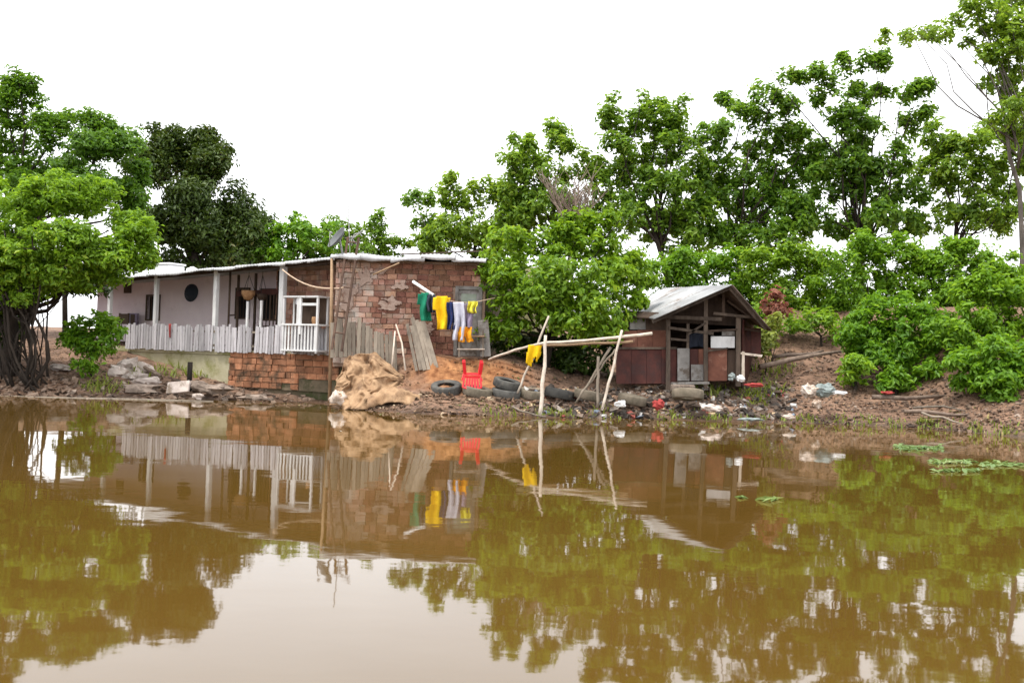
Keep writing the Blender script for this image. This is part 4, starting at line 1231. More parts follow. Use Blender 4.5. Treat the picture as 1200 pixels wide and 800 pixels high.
# a dark post holding the roof corner, seen in the gap beside the broad tree
tag(MB().tube([G(76, 31.5) - UP * .2, W(76, 340, 31.5), W(77, 318, 31.5)], [.09, .08, .075], 8, rough=.06).build('dark_post', M['bark'], None, True), 'thin dark post standing in the bright gap beside the broad tree', 'post')
# things on the roof
wz = HP(196, 318, -1.2)
tk = MB()
s_, _ = HP(196, 318, -1.0)
zt = roof_z(s_, -1.0) + .07
box = thing('white_crate', 'white plastic crate lying on the roof edge in front of the dark tree', 'crate', H(s_, -1.0, zt))
hbox(MB(), s_ - .36, s_ + .36, -1.4, -.75, zt, zt + .34).build('body', M['bottle'], box, bevel=.03)
hbox(MB(), s_ - .39, s_ + .39, -1.43, -.72, zt + .345, zt + .40).build('lid', M['bottle'], box, bevel=.015)
s_, _ = HP(225, 318, -.8)
zt = roof_z(s_, -.8) + .04
tag(lump('white_bundle', M['bottle'], H(s_, -.8, zt + .1), .16, 3, 10, (1.1, .9, .75)), 'small white plastic bundle on the roof beside the crate', 'bundle')

# ------------------------------------------------------------------ dish, aerial, ladder, poles
dc = W(398, 281, 26.6)
zr_ = 4.02
dish = thing('satellite_dish', 'grey satellite dish tilted to the sky on the roof by the ladder', 'dish', Vector((dc.x + .08, 26.6, zr_)))
Md = Matrix.Translation(dc) @ Matrix.Rotation(math.radians(-52), 4, 'Y') @ Matrix.Rotation(math.radians(25), 4, 'X')
prof = [(.02, .0)] + [(.33 * i / 8, .12 * (i / 8) ** 2) for i in range(1, 9)]
prof += [(.34, .124)] + [(.33 * i / 8, .12 * (i / 8) ** 2 - .014) for i in range(8, 0, -1)] + [(.02, -.014)]
MB().lathe(prof, 28, Md, closed=True).build('reflector', M['dish'], dish, True)
MB().tube([dc, Vector((dc.x + .1, dc.y + .05, zr_ - .05))], .03, 8).build('mast', M['metalpole'], dish, True)
fp = Md @ Vector((0, 0, .33))
MB().tube([Md @ Vector((-.30, 0, .10)), fp], .014, 6).build('feed_arm', M['metalpole'], dish, True)
MB().tube([fp, Md @ Vector((0, 0, .26))], .03, 8).build('feed_horn', M['metalpole'], dish, True)
an = thing('antenna_mast', 'thin television antenna mast with small loops standing on the roof', 'antenna', Vector((W(409, 290, 26.6).x, 26.6, zr_)))
MB().tube([W(410, 298, 26.6), W(408, 236, 26.6)], .013, 6).build('mast', M['metalpole'], an)
for x0, y0, x1, y1 in ((404, 279, 425, 272), (405, 284, 426, 268), (412, 276, 412, 288)):
    MB().tube([W(x0, y0, 26.6), W((x0 + x1) / 2, (y0 + y1) / 2 + 2, 26.55), W(x1, y1, 26.6)], .012, 5).build('element', M['metalpole'], an)
cc = W(419, 279, 26.6)
MB().tube([cc + Vector((math.cos(a) * .13, 0, math.sin(a) * .13)) for a in np.linspace(0.4, 5.4, 14)], .013, 5).build('loop', M['metalpole'], an)
pp = W(424, 297, 26.6)
lad = thing('wooden_ladder', 'dark wooden ladder leaning against the block wall up to the roof', 'ladder', G(392, 26.0))
A0, A1 = W(391, 395, 26.1), W(406, 290, 26.42)
B0, B1 = W(402.5, 397, 26.05), W(418.5, 291, 26.36)
A1 = A1.lerp(A0, -.12); B1 = B1.lerp(B0, -.12)
for a, b in ((A0, A1), (B0, B1)):
    MB().bar(a + (a - b) * .12, b, .055, .05, GU).build('rail', M['ladder'], lad)
for k in range(7):
    q = .05 + k * .15
    MB().tube([A0.lerp(A1, q) - (B0 - A0) * .1, B0.lerp(B1, q) + (B0 - A0) * .1], .021, 6).build('rung', M['ladder'], lad)
tag(MB().tube([G(388, 26.5) - UP * .1, W(388.5, 350, 26.5), W(389, 302, 26.5)], [.05, .045, .04], 8, rough=.05).build('bamboo_post', M['bamboo'], None, True),
    'brown bamboo post standing upright just left of the ladder', 'post')
tag(MB().tube([W(331, 316, 27.6) + UP * 0] + [W(331 + 56 * q, 316 + 22 * (1 - (1 - q) ** 2.2), 27.6 - 1.0 * q) for q in (.15, .3, .45, .6, .75, .9, 1.0)] + [W(398, 338, 26.45), W(402, 337, 26.1)], .022, 6).build('sagging_rope', M['rope'], None, True),
    'thick pale rope sagging from the white post to the ladder', 'rope')
tag(MB().tube([W(437, 322, 26.2), W(468, 308, 26.15)], .02, 6).build('roof_stick', M['bamboo'], None, True), 'short stick slanting under the roof edge right of the ladder', 'stick')
tag(MB().tube([W(484, 330, 26.15), W(508, 346, 25.8)], .042, 10).build('white_pipe', M['bottle'], None, True), 'short thick white pipe slanting out above the green shirt', 'pipe')

# ------------------------------------------------------------------ board screens
def boards(name, lab, pts, n, mat, seed, wj=.3, thick=.022, rails=True):
    """pts: bottom-left, bottom-right, top-right, top-left"""
    rng = random.Random(seed)
    bl, br, tr, tl = [Vector(p) for p in pts]
    t = thing(name, lab, 'board screen', (bl + br) / 2)
    side = (br - bl).normalized()
    nn = side.cross((tl - bl).normalized())
    if nn.y > 0: nn = -nn
    w = (br - bl).length / n
    for i in range(n):
        q = (i + .5) / n
        a, b = bl.lerp(br, q), tl.lerp(tr, q)
        e = rng.uniform(-.12, .08)
        MB().bar(a + nn * rng.uniform(0, .02) + (a - b) * rng.uniform(0, .04), b + (b - a) * e + nn * rng.uniform(0, .02) + side * rng.uniform(-.03, .03), w * rng.uniform(.72, .95), thick, side, .005).build('board', M[mat], t)
    if rails:
        for q in (.2, .75):
            MB().bar(bl.lerp(tl, q) - nn * .03, br.lerp(tr, q) - nn * .03, .07, .035, UP).build('rail', M[mat], t)
    return t


boards('board_screen', 'low screen of grey upright boards below the ladder', (W(387, 418, 26.3), W(428, 418, 26.1), W(428, 374, 26.15), W(387, 374, 26.4)), 8, 'greywood', 1)
boards('board_screen', 'ragged grey boards standing behind the tan tarpaulin', (W(428, 432, 25.95), W(466, 438, 25.85), W(464, 392, 26.0), W(428, 384, 26.1)), 8, 'greywood', 2)
boards('board_screen', 'weathered board panel leaning on the block wall left of the clothes', (W(486, 434, 25.6), W(514, 430, 25.6), W(497, 373, 26.2), W(474, 376, 26.2)), 6, 'greywood', 3)
tag(MB().tube([W(475, 434, 25.5), W(471, 402, 25.8), W(464, 380, 26.1)], [.028, .024, .018], 6).build('peeled_stick', M['palewood'], None, True), 'thin peeled stick leaning between the two board panels', 'stick')
tag(MB().tube([W(459, 432, 25.6), W(463, 388, 26.0)], [.026, .02], 6).build('peeled_stick', M['palewood'], None, True), 'thin pale stick leaning on the ragged grey boards', 'stick')

# ------------------------------------------------------------------ washing
line_pts = [W(492, 341, 25.9), W(510, 348, 25.8), W(530, 353, 25.7), W(552, 355, 25.7), W(580, 349, 25.9)]
tag(MB().tube(line_pts, .009, 5).build('clothes_line', M['rope'], None), 'thin sagging clothes line strung in front of the brick wall', 'clothes line')


def inside(poly):
    def f(u, v):
        c = False
        j = len(poly) - 1
        for i in range(len(poly)):
            (x0, y0), (x1, y1) = poly[i], poly[j]
            if (y0 > v) != (y1 > v) and u < (x1 - x0) * (v - y0) / (y1 - y0) + x0: c = not c
            j = i
        return c
    return f


SHIRT = [(0, .05), (.3, 0), (.7, 0), (1, .05), (1, .42), (.82, .42), (.80, 1), (.20, 1), (.18, .42), (0, .42)]
TROUS = [(.05, 0), (.95, 0), (1, 1), (.60, 1), (.52, .35), (.46, 1), (.0, 1)]
SHORT = [(.1, 0), (.9, 0), (1, .95), (.58, 1), (.5, .5), (.42, 1), (0, .95)]
TOWEL = [(0, 0), (1, .02), (.95, 1), (.05, .97)]


def garment(name, lab, cat, px0, py0, px1, py1, Y, mat, poly, seed, amp=.075):
    def fn(u, v):
        p = W(px0 + (px1 - px0) * u, py0 + (py1 - py0) * v, Y)
        q = amp * (.3 + v) * (math.sin(u * 11 + seed * 2 + v * 2) + .6 * noise.noise((u * 3, v * 3, seed)))
        return p + Vector((.02 * math.sin(v * 6 + seed), -q, 0))
    o = MB().grid(fn, 22, 24, inside(poly)).build(name, M[mat], None, True, solid=.012)
    return tag(o, lab, cat, 'washing hung out to dry')


garment('shirt', 'dark green shirt hanging at the left end of the washing', 'shirt', 489, 343, 509, 376, 25.85, 'c_green', SHIRT, 1)
garment('dark_vest', 'dark vest with a pale edge hanging between the green and yellow shirts', 'vest', 500, 345, 509, 366, 25.78, 'c_dark', TOWEL, 2)
garment('shirt', 'bright yellow shirt hanging on the line by the brick wall', 'shirt', 508, 347, 528, 386, 25.7, 'c_yellow', SHIRT, 3)
garment('trousers', 'narrow navy blue trousers hanging beside the yellow shirt', 'trousers', 524, 354, 534, 386, 25.68, 'c_navy', TROUS, 4)
garment('trousers', 'long pale grey trousers hanging in front of the door', 'trousers', 531, 354, 545, 399, 25.62, 'c_grey', TROUS, 5)
garment('shirt', 'mauve grey shirt hanging right of the pale trousers', 'shirt', 541, 356, 557, 384, 25.66, 'c_purple', SHIRT, 6)
garment('washcloth', 'lemon yellow washcloth at the right end of the washing', 'cloth', 548, 353, 559, 367, 25.58, 'c_lime', TOWEL, 7)
# a low board shelf with orange shorts on it
shf = thing('board_shelf', 'rough two-tier board shelf standing under the washing', 'shelf', W(551, 414, 25.9))
for x in (538, 566):
    MB().bar(W(x, 418, 25.95), W(x, 388, 25.95), .05, .05, GU).build('leg', M['greywood'], shf)
    MB().bar(W(x, 418, 26.15), W(x, 388, 26.15), .05, .05, GU).build('leg', M['greywood'], shf)
for y in (394, 409):
    MB().bar(W(536, y, 26.05), W(568, y, 26.05), .34, .03, (0, 1, 0)).build('shelf_board', M['palewood'] if y == 409 else M['bamboo'], shf)
garment('shorts', 'orange shorts hanging below the mauve shirt', 'shorts', 536, 383, 554, 401, 25.6, 'c_orange', SHORT, 8)
tag(MB().bar(W(569, 418, 26.1), W(566, 375, 26.15), .28, .05, GU, .01).build('grey_slab', M['dullpanel'], None, bevel=.01), 'upright grey slab between the door and the leafy bush', 'slab')

# ------------------------------------------------------------------ tarpaulin heap and sacks
def tarp():
    c = [(388, 474, 24.7), (412, 480, 24.3), (447, 478, 24.4), (470, 455, 25.2)]
    tp = [(405, 425, 25.6), (412, 415, 25.75), (440, 414, 25.75), (474, 440, 25.7)]

    def lerp_l(l, u):
        x = u * (len(l) - 1); i = min(int(x), len(l) - 2); a = x - i
        return Vector(l[i]).lerp(Vector(l[i + 1]), a)

    def fn(u, v):
        a, b = lerp_l(c, u), lerp_l(tp, u)
        q = a.lerp(b, v)
        p = W(q.x, q.y, q.z)
        bulge = .14 * math.sin(math.pi * min(1, v * 1.05)) * (.5 + .5 * math.sin(math.pi * u))
        w1 = noise.noise((u * 2.2, v * 2.2, 7)) * 1.2
        fold = .20 * (1 - abs(noise.noise((u * 4.2 + v * 1.5 + w1, v * 1.6, 2.0))) * 2) + .10 * (1 - abs(noise.noise((u * 9 - v * 5 + w1, v * 5 + u * 3, 6.0))) * 2) + .04 * noise.noise((u * 20, v * 18, 1))
        fold -= .16 * max(0, math.sin(u * 9.5 - v * 4.5)) ** 3
        return p + Vector((0.10 * noise.noise((u * 6, v * 6, 3)), -(bulge + fold), bulge * .2 + .08 * noise.noise((u * 7, v * 7, 13))))
    o = MB().grid(fn, 80, 64).build('tarpaulin', M['tarp'], None, True, solid=.015)
    tag(o, 'crumpled tan tarpaulin draped over the bank beside the retaining wall', 'tarpaulin')

    def fn2(u, v):
        q = Vector((430 + 62 * u, 468 + 12 * v - 9 * math.sin(math.pi * u), 24.55 - .5 * v))
        p = W(q.x, q.y, q.z)
        return p + Vector((0, -.12 * noise.noise((u * 7, v * 3, 5)), .18 * math.sin(math.pi * v) + .06 * noise.noise((u * 9, v * 4, 8))))
    tag(MB().grid(fn2, 40, 14).build('tan_sheet', M['tarp'], None, True, solid=.015), 'low crumpled tan sheet lying on the soil right of the big tarpaulin', 'sheet')
    tag(lump('white_sack', M['sack'], W(396, 467, 24.6) - UP * .02, .22, 11, 14, (1, .8, .85), amp=.55), 'dirty white sack slumped at the water beside the tarpaulin', 'sack')


tarp()
# ================================================================== the bank: tyres, chair, poles
def tyre_mesh():
    n = 48
    prof = [(.20, -.075), (.235, -.10), (.30, -.115), (.355, -.105), (.375, -.085), (.378, 0), (.375, .085), (.355, .105), (.30, .115), (.235, .10), (.20, .075),
            (.215, .06), (.30, .085), (.345, .07), (.352, 0), (.345, -.07), (.30, -.085), (.215, -.06)]

    def mod(j, k):
        if j in (4, 5, 6): return -.016 if (k + (1 if j == 5 else 0)) % 3 == 0 else 0
        if j in (3, 7): return -.006 if k % 3 == 0 else 0
        return 0
    return MB().lathe(prof, n, closed=True, mod=mod)


TY = tyre_mesh().mesh('tyre', M['tyre'], Vector(), True)
TYM = TY.copy(); TYM.materials[0] = M['tyremud']
TYG = 'old tyres laid along the bank'


def tyre(px, py, Y, lab, sc=1.0, tilt=(14, 0), mud=False, rz=0.0, sink=0.0):
    p = W(px, py, Y)
    o = link('tyre', TYM if mud else TY, p)
    o.scale = (sc, sc, sc * 1.05)
    o.rotation_euler = (math.radians(tilt[0]), math.radians(tilt[1]), rz)
    tag(o, lab, 'tyre', TYG)
    return o


tyre(523, 455, 24.75, 'dark tyre lying flat just left of the red chair', 1.02, (17, -3))
tyre(560, 459, 24.65, 'dusty tan tyre lying flat under the red chair', 1.0, (10, 4), True, .7)
tyre(593, 461, 24.75, 'lower tyre of the stack of two right of the red chair', .97, (8, 3), False, .4)
tyre(594, 449.5, 24.82, 'upper tyre of the stack of two right of the red chair', .92, (14, -2), False, 1.1)
tyre(624, 461, 24.95, 'half-buried dusty tyre behind the foot of the forked pole', .95, (9, 2), True, .2)
tyre(655, 461, 24.85, 'grey tyre lying flat right of the tall upright pole', .98, (9, -4), False, 2.0)
tyre(689, 463, 24.85, 'muddy tyre lying flat between the crossed stakes', .95, (8, 5), True, .9)
tyre(741, 468, 24.65, 'muddy tyre lying near the white plastic bag', .95, (9, -5), True, 1.7)
tyre(806, 462, 24.75, 'grey muddy tyre lying below the grey door of the hut', 1.05, (8, 3), True, 2.6)

# ------------------------------------------------------------------ red chair, upside down on the tyre
def red_chair():
    t = thing('plastic_chair', 'red plastic chair tipped upside down on a dusty tyre', 'chair')
    w = .25
    # built upright, then turned over
    MB().grid(lambda u, v: Vector(((u - .5) * .48, (v - .5) * .46, .42 + .018 * ((u - .5) ** 2 + (v - .5) ** 2) * 4)), 8, 8).build('seat', M['red'], t, True, solid=.02)
    for i in (-1, 1):
        for j in (-1, 1):
            a = Vector((i * .22, j * .20, .42)); b = Vector((i * .265, j * .25, 0))
            MB().bar(a, b, .095, .04, (1, 0, 0)).build('leg', M['red'], t, bevel=.006)
    for i in (-1, 1):
        MB().bar((i * .225, .21, .42), (i * .27, .34, .84), .055, .03, (1, 0, 0)).build('back_post', M['red'], t, bevel=.005)
        arm = [Vector((i * .24, -.2, .42)), Vector((i * .285, -.2, .62)), Vector((i * .29, .02, .65)), Vector((i * .265, .27, .63))]
        MB().tube(arm, .022, 6).build('arm', M['red'], t, True)
    top = MB()
    top.tube([Vector((-.27, .34, .83)), Vector((-.15, .365, .875)), Vector((0, .375, .885)), Vector((.15, .365, .875)), Vector((.27, .34, .83))], .03, 8)
    top.build('top_rail', M['red'], t, True)
    MB().bar((-.23, .24, .50), (.23, .24, .50), .07, .02, UP).build('lower_rail', M['red'], t)
    for k in range(5):
        x = -.16 + .08 * k
        MB().bar((x * .9, .24, .52), (x * 1.1, .35, .865), .062, .014, (1, 0, 0)).build('slat', M['red'], t)
    p = W(553, 454, 24.62)
    t.scale = (.84, .74, .74)
    t.location = p + UP * .885 * .74
    t.rotation_euler = (math.radians(180 + 8), 0, math.radians(4))
    WL[t] = Vector(t.location)
    return t


red_chair()

# ------------------------------------------------------------------ pole frame
PG = 'poles of the rough pole frame'


def pole(name, lab, pts, r, mat='palewood', ground=True, cat='pole'):
    P = [W(*q) for q in pts]
    rng = np.random.default_rng(int(pts[0][0]))
    Q = []
    for a, b in zip(P[:-1], P[1:]):
        for k in range(4): Q.append(a.lerp(b, k / 4))
    Q.append(P[-1])
    Q = [q + Vector(rng.normal(size=3)) * .012 for q in Q]
    R = [r[0] + (r[1] - r[0]) * i / (len(Q) - 1) for i in range(len(Q))]
    o = MB().tube(Q, R, 8, rough=.06).build(name, M[mat], None, True)
    return tag(o, lab, cat, PG)


pole('upright_pole', 'thick pale upright pole standing at the water edge', [(633, 488, 23.9), (637, 440, 24.05), (640, 393, 24.2)], (.052, .038))
pole('long_pole', 'long pale horizontal pole laid across the uprights', [(572, 421, 25.3), (604, 410, 24.6), (640, 401.5, 24.3), (705, 397.5, 24.2), (764, 391, 24.5)], (.028, .040))
pole('second_pole', 'thinner pole lying just under the long pale one', [(622, 405, 24.45), (680, 404, 24.35), (742, 400, 24.35)], (.03, .034), 'bamboo')
pole('leaning_stick', 'thin pale stick leaning with a yellow cloth on it', [(606, 461, 24.5), (624, 420, 24.55), (643, 370, 24.7)], (.028, .026))
pole('leaning_pole', 'pale pole leaning right, propping the right end of the frame', [(705, 481, 23.9), (716, 440, 24.05), (729, 386, 24.3)], (.038, .030))
pole('short_stake', 'short grey stake standing upright near the leaning pole', [(700, 478, 24.1), (701, 445, 24.2), (701, 417, 24.25)], (.038, .034), 'greywood')
pole('slanting_stake', 'grey stake slanting down left across the short stake', [(674, 472, 24.3), (692, 445, 24.35), (716, 407, 24.4)], (.026, .034), 'greywood')
pole('slanting_stake', 'thinner grey stake running beside the slanting one', [(690, 452, 24.5), (705, 430, 24.5), (722, 409, 24.5)], (.02, .024), 'greywood')


def yellow_cloth():
    def fn(u, v):
        x = 616 + 18 * u + (1 - v) * 2 - 5 * v * (u > .5) * (u - .5)
        y = 404 + (26 - 8 * abs(u - .4)) * v + 3 * u * 0
        p = W(x, y, 24.42)
        return p + Vector((0, -(.05 + .05 * math.sin(u * 10 + v * 2) * (.3 + v)), 0))
    o = MB().grid(fn, 16, 16, inside([(.05, 0), (.95, 0), (.98, .6), (.75, .9), (.62, .55), (.45, .65), (.35, 1), (0, .95)])).build('yellow_cloth', M['c_yellow'], None, True, solid=.014)
    tag(o, 'bright yellow cloth hung over the pole frame by the upright pole', 'cloth')


yellow_cloth()

# ================================================================== the hut
hutY = 26.0
HF = W(830, 448, hutY); HF.z = 0
hut = thing('small_hut', 'small patched hut with a gabled metal roof and rust-brown panel walls', 'hut', Vector((HF.x, hutY, .85)))


def q2(px, py, Y=hutY):
    return W(px, py, Y)


def panel(name, mat, x0, y0, x1, y1, Y, th=.03, parent=None, skew=0.0):
    a = [q2(x0, y1, Y), q2(x1, y1, Y), q2(x1, y1, Y), q2(x0, y1, Y)]
    vs = []
    for yy in (y1, y0):
        for xx, dy in ((x0, 0), (x1, 0), (x1, th), (x0, th)):
            p = q2(xx + (skew if yy == y0 else 0), yy, Y); vs.append(p + Vector((0, dy, 0)))
    return MB().hexa(vs).build(name, M[mat], parent or hut)


def panels(n, mat, x0, y0, x1, y1, Y, seed, name='panel'):
    r = random.Random(seed)
    for i in range(n):
        a, b = x0 + (x1 - x0) * i / n, x0 + (x1 - x0) * (i + 1) / n
        panel(name, mat, a + .15, y0 + r.uniform(-.8, .8), b - .15, y1 + r.uniform(-.3, .8), Y + r.uniform(-.015, .015))


# posts
for x, y0, y1, Y, w in ((783, 371, 450, 26.0, .10), (806, 379, 410, 26.05, .07), (827, 346, 449, 25.95, .10), (865, 372, 446, 26.0, .12), (871, 412, 440, 25.9, .07)):
    MB().bar(q2(x, y1, Y) - UP * .15, q2(x, y0, Y), w, w * .8, (1, 0, 0), .008).build('post', M['palewood' if x == 871 else 'hutwood'], hut)
for x0, y0, x1, y1, w in ((774, 371, 846, 374, .09), (784, 384, 836, 391, .07), (836, 367, 884, 372, .07), (806, 392, 827, 378, .05)):
    MB().bar(q2(x0, y0, 25.92), q2(x1, y1, 25.92), w, .05, UP).build('beam', M['hutwood'], hut)
# lower wall of rust-brown sheets, left wing first
panels(4, 'ironrust', 722, 409, 793, 449, 26.12, 5)
panels(3, 'rustlight', 729, 387, 783, 407, 26.35, 6)
panel('wall_rail', 'hutwood', 724, 406.5, 793, 409, 26.08, .05)
panel('door', 'dullpanel', 794, 408, 808, 446, 26.02, .04)
panel('panel', 'ironrust', 808.5, 409, 818, 447, 26.1)
panel('panel', 'rustlight', 818.5, 409, 826, 430, 26.12)
panel('panel', 'dullpanel', 810, 427, 826, 446, 25.98, .04)
panel('panel', 'rustlight', 830, 407, 852, 446, 26.06)
panel('panel', 'darkwood', 852.5, 410, 862, 446, 26.1)  # dark sheet standing in for the shaded gap beside the post
panel('window_cover', 'whitewood', 833, 394, 861, 407.5, 26.0, .02)
panel('window_cover', 'dullpanel', 846, 388, 861, 393, 26.05, .02)
# dark inner walls
zb, ze = .85, q2(780, 372).z
bk = MB()
L0, L1, R0, R1 = q2(727, 448, 26.5), q2(752, 448, 29.2), q2(868, 448, 26.2), q2(880, 448, 29.4)
for a, b in ((L0, L1), (R0, R1), (L1, R1)):
    n = (b - a).cross(UP).normalized() * .04
    a0, b0 = Vector((a.x, a.y, zb)), Vector((b.x, b.y, zb))
    hw = 2.25 if a is L1 else 1.75
    MB().hexa([a0, b0, b0 + n, a0 + n, a0 + UP * hw, b0 + UP * hw, b0 + n + UP * hw, a0 + n + UP * hw]).build('wall', M['ironrust' if a is R0 else 'darkwood'], hut)
# right wall panels in rust red
panels(2, 'ironrust', 868, 384, 892, 416, 26.75, 8)
# gable filled by a dark sheet standing in for the shade inside
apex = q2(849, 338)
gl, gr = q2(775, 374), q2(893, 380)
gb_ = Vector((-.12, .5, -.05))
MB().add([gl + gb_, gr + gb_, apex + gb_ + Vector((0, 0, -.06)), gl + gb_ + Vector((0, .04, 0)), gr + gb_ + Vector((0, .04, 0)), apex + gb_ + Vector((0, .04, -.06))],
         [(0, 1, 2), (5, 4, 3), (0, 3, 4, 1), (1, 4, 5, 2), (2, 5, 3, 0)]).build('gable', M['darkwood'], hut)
# roof sheets: left slope bright, right slope dull
rb = q2(782, 338.5, 29.4)                              # rear end of the ridge
ridge_f, ridge_b = apex + Vector((.04, -.55, .04)), rb
eL_f, eL_b = q2(765, 374.5, 25.45), q2(728, 366, 29.4)
eR_f, eR_b = q2(899, 383, 25.5), q2(880, 381, 29.6)


def slope(a_f, a_b, r_f, r_b, n, mat, seed, lift=0.0):
    """n overlapping corrugated sheets laid from the eave up to the ridge"""
    rr = random.Random(seed)
    nrm = (a_b - a_f).cross(r_f - a_f).normalized()
    if nrm.z < 0: nrm = -nrm
    for k in range(n):
        t0, t1 = k / n - .02, (k + 1) / n + .03
        off = nrm * (.012 * (k % 2) + lift + .01)
        ex = rr.uniform(-.03, .10)
        e0, e1 = a_f.lerp(a_b, t0), a_f.lerp(a_b, t1)
        r0, r1 = r_f.lerp(r_b, t0), r_f.lerp(r_b, t1)

        def fn(i, j):
            p = e0.lerp(e1, i).lerp(r0.lerp(r1, i), -ex + (1 + ex) * j)
            return p + off + nrm * (.022 * math.sin(2 * math.pi * (e1 - e0).length * i / .13))
        MB().grid(fn, max(16, int((e1 - e0).length / .13 * 6)), 4).build('roof_sheet', M[mat], hut, solid=.006, smooth=True)


slope(eL_f, eL_b, ridge_f, ridge_b, 4, 'zinc_old', 1)
slope(eR_f, eR_b, ridge_f, ridge_b, 4, 'rustroof', 2)
for a, b in ((eL_f, ridge_f), (eR_f, ridge_f)):
    MB().bar(a + Vector((0, .1, -.05)), b + Vector((0, .1, -.05)), .09, .04, UP).build('bargeboard', M['hutwood'], hut)
# lean-to patch at the left
lt = [q2(738, 364, 26.9), q2(772, 366, 25.9), q2(770, 372, 25.75), q2(736, 371, 26.6)]
MB().add(lt + [p - UP * .03 for p in lt], [(0, 1, 2, 3), (7, 6, 5, 4), (0, 4, 5, 1), (1, 5, 6, 2), (2, 6, 7, 3), (3, 7, 4, 0)]).build('lean_to_sheet', M['darkwood'], hut)
panel('panel', 'dullpanel', 738, 373, 757, 386, 26.5)
panel('panel', 'darkwood', 757, 373, 783, 387, 26.45)
# odd boards nailed across, a hanging dark cloth and sagging rafters
for x0, y0, x1, y1, Y, w, mt in ((786, 397, 806, 399, 25.95, .05, 'hutwood'), (828, 388, 864, 386, 25.94, .05, 'darkwood'), (829, 411, 853, 408, 25.97, .05, 'hutwood'), (866, 384, 890, 388, 26.3, .06, 'darkwood'),
                                 (848, 339, 848, 372, 26.05, .07, 'darkwood'), (790, 366, 812, 356, 26.0, .05, 'darkwood'), (852, 352, 880, 372, 26.05, .05, 'darkwood'), (868, 414, 893, 417, 25.9, .05, 'palewood')):
    MB().bar(q2(x0, y0, Y), q2(x1, y1, Y), w, .03, UP if abs(x1 - x0) > abs(y1 - y0) else (1, 0, 0), .008).build('batten', M[mt], hut)
MB().grid(lambda u, v: q2(808 + 18 * u, 392 + 16 * v - 2 * math.sin(3 * u), 26.3) + Vector((0, .04 * math.sin(u * 12), 0)), 12, 8).build('curtain', M['c_dark'], hut, True, solid=.01)
# step in front of the door
MB().bar(q2(787, 449, 25.6), q2(830, 448.5, 25.6), .3, .05, (0, 1, 0)).build('step', M['dullpanel'], hut)
MB().box(q2(800, 455, 25.55), (.6, .3, .2)).build('step_block', M['stonedark'], hut, bevel=.03)

# ================================================================== stones, rubbish, wood
RG = 'pale lumps of rubble left of the house'
for k, (px, py, Y, r, sq, m, lab) in enumerate((
        (140, 438, 28.2, .30, (1.2, .9, .7), 'stone', 'leftmost pale lump of rubble by the water'),
        (150, 431, 28.6, .30, (1.1, .9, .8), 'stone', 'upper pale rounded lump of rubble by the water'),
        (168, 434, 28.5, .30, (1.1, .8, .75), 'stone', 'pale lump of rubble nearest the stained plinth wall'),
        (158, 443, 28.0, .28, (1.3, .8, .6), 'stone', 'flat whitish lump of rubble in the middle of the heap'),
        (174, 447, 27.6, .26, (1.4, .8, .5), 'stone', 'low flat whitish lump at the right of the rubble heap'),
        (70, 431, 28.0, .22, (1.3, .8, .45), 'stone', 'small pale stone on the dark soil under the broad tree'),
        (165, 455, 26.8, .34, (1.5, .8, .45), 'stonedark', 'brown flat stone under the pale rubble heap'),
        (252, 455, 26.6, .26, (1.5, .9, .5), 'stonedark', 'brown stone at the foot of the plinth wall corner'),
        (232, 452, 27.0, .22, (1.4, .9, .6), 'stonedark', 'dull stone right of the tilted slab'),
        (232, 464, 26.3, .12, (1.3, .8, .6), 'stone', 'very small white stone at the water below the slab'),
        (300, 466, 26.3, .2, (2.0, .8, .4), 'stonedark', 'low dull stone at the foot of the brick retaining wall'))):
    p = W(px, py, Y)
    tag(lump('rubble_stone', M[m], p, r, k + 20, 6, sq, amp=.75, fr=1.5, sm_=False), lab, 'stone', RG)
tag(MB().bar(W(196, 455, 26.9), W(222, 453, 26.8), .32, .10, (0, .35, 1), .02).build('tilted_slab', M['stone'], None, bevel=.015), 'tilted greyish pink slab lying below the stained plinth wall', 'slab')
tag(MB().tube([G(223, 27.6) - UP * .1, W(223, 424, 27.6)], [.08, .07], 7, rough=.1).build('dark_stump', M['bark'], None, True), 'short dark stump standing against the stained plinth wall', 'stump')
tag(MB().tube([W(150, 421, 28.9), W(188, 440, 27.9)], [.07, .05], 7, rough=.1).build('fallen_branch', M['driftwood'], None, True), 'dark branch slanting down above the pale rubble', 'branch')
tag(MB().tube([W(-60, 463.5, 25.2), W(60, 466.5, 25.3), W(150, 468, 25.6), W(250, 470.5, 25.8)], [.035, .04, .035, .025], 8, rough=.06).build('floating_pole', M['greywood'], None, True), 'long grey pole floating along the water edge at far left', 'pole')
